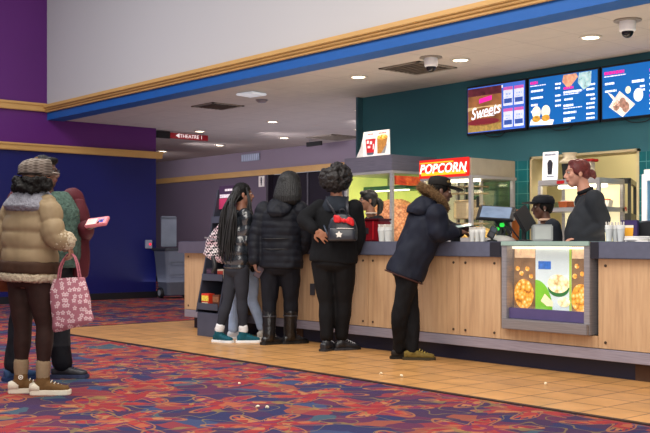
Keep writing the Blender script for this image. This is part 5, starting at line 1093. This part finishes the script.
# --- worker in the cap -----------------------------------------------------------------
p = Fig('shorter worker in black cap and dark polo behind the grey receipt printer', 549, 9.48, .9, '#5a3a2c')
p.pose((542, 207.5), (546, 218.5), (550, 226), (551, 266), 178, 184, None, {'L': (556, 247, -.13), 'R': (553, 247, .15)}, {'L': (542, 250, -.16), 'R': (542, 250, .15)}, {'L': (549, 312, -.08), 'R': (550, 312, .08)}, {'L': (551, 345, -.08), 'R': (551, 345, .08)}, shw=.15, hpw=.085)
p.body({'L': dict(d=(-.9, .1, -.1), nrm=(0, 0, -1), curl=.6), 'R': dict(d=(-.9, 0, -.1), nrm=(0, 0, -1), curl=.6)}, lips='#4a2a28')
staff_legs(p)
j = p.jacket(mat('#20242b', .8, var=.15, vs=8), [(-.08, .155, .135, .01), (.3, .15, .135, .015), (.7, .16, .135, .01), (.92, .155, .11, 0), (1.09, .075, .07, 0)], arm=(.085, .075, .06), end=.55, post=wrinkle(.009, 9), name='polo_shirt')
sh = Sh(); sh.tube([p.neck+V((math.cos(t)*.065, math.sin(t)*.068, -.012)) for t in np.linspace(0, 6.28, 16)], .011, n=8, cap=False); sh.build('collar', mat('#c9a890', .8), j, smooth=True)
R = p.HR; sh = Sh(); sh.ell(p.hp(-.03, 0, .02), (.088, .08, .075), R); sh.ell(p.hp(-.07, 0, -.02), (.04, .06, .045), R); sh.skin('hair', HAIR(), p.root, .009, 2)
sh = Sh(); sh.loft([(p.hp(-.01, 0, .038), R @ V((0, .09, 0)), R @ V((.11, 0, .004))), (p.hp(-.014, 0, .075), R @ V((0, .092, 0)), R @ V((.11, 0, 0))), (p.hp(-.016, 0, .115), R @ V((0, .076, 0)), R @ V((.09, 0, 0))), (p.hp(-.014, 0, .135), R @ V((0, .035, 0)), R @ V((.045, 0, 0)))], n=24, p=2.1); M_CP2 = mat('#16181e', .7); cp = sh.skin('cap', M_CP2, p.root, .008, 3)
bs = Sh(); bs.loft([(p.hp(.07, 0, .045), R @ V((0, .08, 0)), R @ V((.002, 0, .012))), (p.hp(.14, 0, .05), R @ V((0, .09, 0)), R @ V((.002, 0, .011))), (p.hp(.2, 0, .045), R @ V((0, .065, 0)), R @ V((.001, 0, .008)))], n=18); bs.build('brim', M_CP2, cp, smooth=True)
sh = Sh(); sh.ell(p.hp(-.005, .086, -.035), .007); sh.build('ear_stud', mat('#e0d8c8', .2, metal=.6), p.root, smooth=True)

# --- worker behind the napkin box ---------------------------------------------------------
p = Fig('worker with dark ponytail in black shirt behind the dark red napkin box', 371, 11.33, .95, '#8a5e48')
p.pose((367.5, 200.5), (371, 212), (374, 221), (374, 264), 195, 196, None, {'L': (384, 244, -.08), 'R': (366, 243, .14)}, {'L': (376, 252, -.2), 'R': (362, 250, .05)}, {'L': (373, 300, -.05), 'R': (373, 300, .06)}, {'L': (374, 332, -.05), 'R': (374, 332, .06)}, shw=.15, hpw=.085)
p.body({'L': dict(d=(-.8, -.3, -.2), nrm=(0, 0, -1), curl=.6), 'R': dict(d=(-.8, -.3, -.2), nrm=(0, 0, -1), curl=.6)}, lips='#7a4038')
staff_legs(p)
j = p.jacket(mat('#1a1a1f', .8, var=.15, vs=8), [(-.08, .155, .13, 0), (.3, .15, .13, 0), (.7, .155, .13, 0), (.92, .15, .1, 0), (1.09, .07, .065, 0)], arm=(.08, .07, .058), end=.6, post=wrinkle(.009, 9), name='work_shirt')
sh = Sh(); sh.tube([p.neck+V((math.cos(t)*.064, math.sin(t)*.066, -.014)) for t in np.linspace(0, 6.28, 16)], .008, n=8, cap=False); sh.build('collar', mat('#c9b8a8', .8), j, smooth=True)
R = p.HR; sh = Sh(); sh.ell(p.hp(-.022, 0, .045), (.102, .086, .086), R); sh.ell(p.hp(-.055, 0, -.01), (.06, .08, .08), R); sh.ell(p.hp(.055, .02, .085), (.045, .055, .03), R); h_ = sh.skin('hair', HAIR('#15100f', .4), p.root, .008, 3, wrinkle(.004, 50))
sh = Sh(); sh.tube([p.hp(-.1, .02, .01), p.hp(-.15, .03, -.03), p.hp(-.145, .03, -.12), p.hp(-.12, .03, -.17)], [.035, .04, .032, .012]); sh.skin('ponytail', HAIR('#15100f', .4), h_, .008, 2, wrinkle(.005, 50))
# ------------------------------------------------------------------ camera and light
cam = bpy.data.cameras.new('camera'); co = link(bpy.data.objects.new('camera', cam)); SC.camera = co
co.location = (0, 0, H); co.rotation_euler = (PI/2, 0, YAW)
cam.sensor_width = 36; cam.lens = F/650*36; cam.shift_y = (Y0-216.5)/650; cam.clip_end = 100
def area(loc, size, energy, col, rot=(0, 0, 0), sy=None):
    l = bpy.data.lights.new('lamp', 'AREA'); l.energy = energy; l.color = col; l.size = size
    if sy: l.shape = 'RECTANGLE'; l.size_y = sy
    o = link(bpy.data.objects.new('lamp', l)); o.location = loc; o.rotation_euler = rot; return o
def spot(loc, energy, col, ang=2.5, size=.1):
    l = bpy.data.lights.new('spot_lamp', 'SPOT'); l.energy = energy; l.color = col; l.spot_size = ang; l.spot_blend = .8; l.shadow_soft_size = size
    o = link(bpy.data.objects.new('spot_lamp', l)); o.location = loc; return o
WARM = (1, .87, .72)
for i, (x, y) in enumerate(LIGHTS): spot((x, y, CZ-.03), 95 if i < 3 else 60, WARM if i < 3 else (1, .82, .68))
spot((-4.3, 8.85, CZ-.03), 95, WARM)
area((-6, 3.2, 6.1), 5, 420, (1, .93, .85), sy=3)
area((-12, 2.5, 6.1), 5, 330, (.92, .92, 1), sy=4)
area((-1, 1, 5.6), 4, 260, (1, .92, .82), (.5, 0, .6))
area((-7, 11.3, CZ-.04), 1.6, 70, (1, .88, .62), sy=.6)
area((-6.5, 8.0, .5), 7, 75, (1, .88, .72), (PI, 0, 0), sy=.7)  # unseen upward fill added behind the counter to lighten the ceiling
area((-13.5, 11.5, .3), 7, 75, (.85, .86, 1), (PI, 0, 0), sy=4)  # added uplight near the passage floor, imitating bounce; no such fitting
area((-7, 4.5, .25), 9, 60, (1, .9, .8), (PI, 0, 0), sy=2.5)  # another added upward fill, low over the lobby floor
for x in (-21, -18.3, -15.6, -13):
    o = spot((x, 11.6, 2.95), 75, (1, .9, .95), 2.2, .25); o.rotation_euler = (1.15, 0, 0)  # unseen wash spots added to brighten the far wall, not ceiling downlights
area((3, -3, 3.2), 5, 330, (1, .95, .9), (1.35, 0, YAW), sy=3)  # soft fill added behind the camera, aimed at the counter
wd = bpy.data.worlds.new('world'); SC.world = wd; wd.use_nodes = True
b = wd.node_tree.nodes['Background']; b.inputs[0].default_value = (.48, .485, .52, 1); b.inputs[1].default_value = .75
SC.view_settings.view_transform = 'Standard'; SC.view_settings.look = 'None'; SC.view_settings.exposure = .05
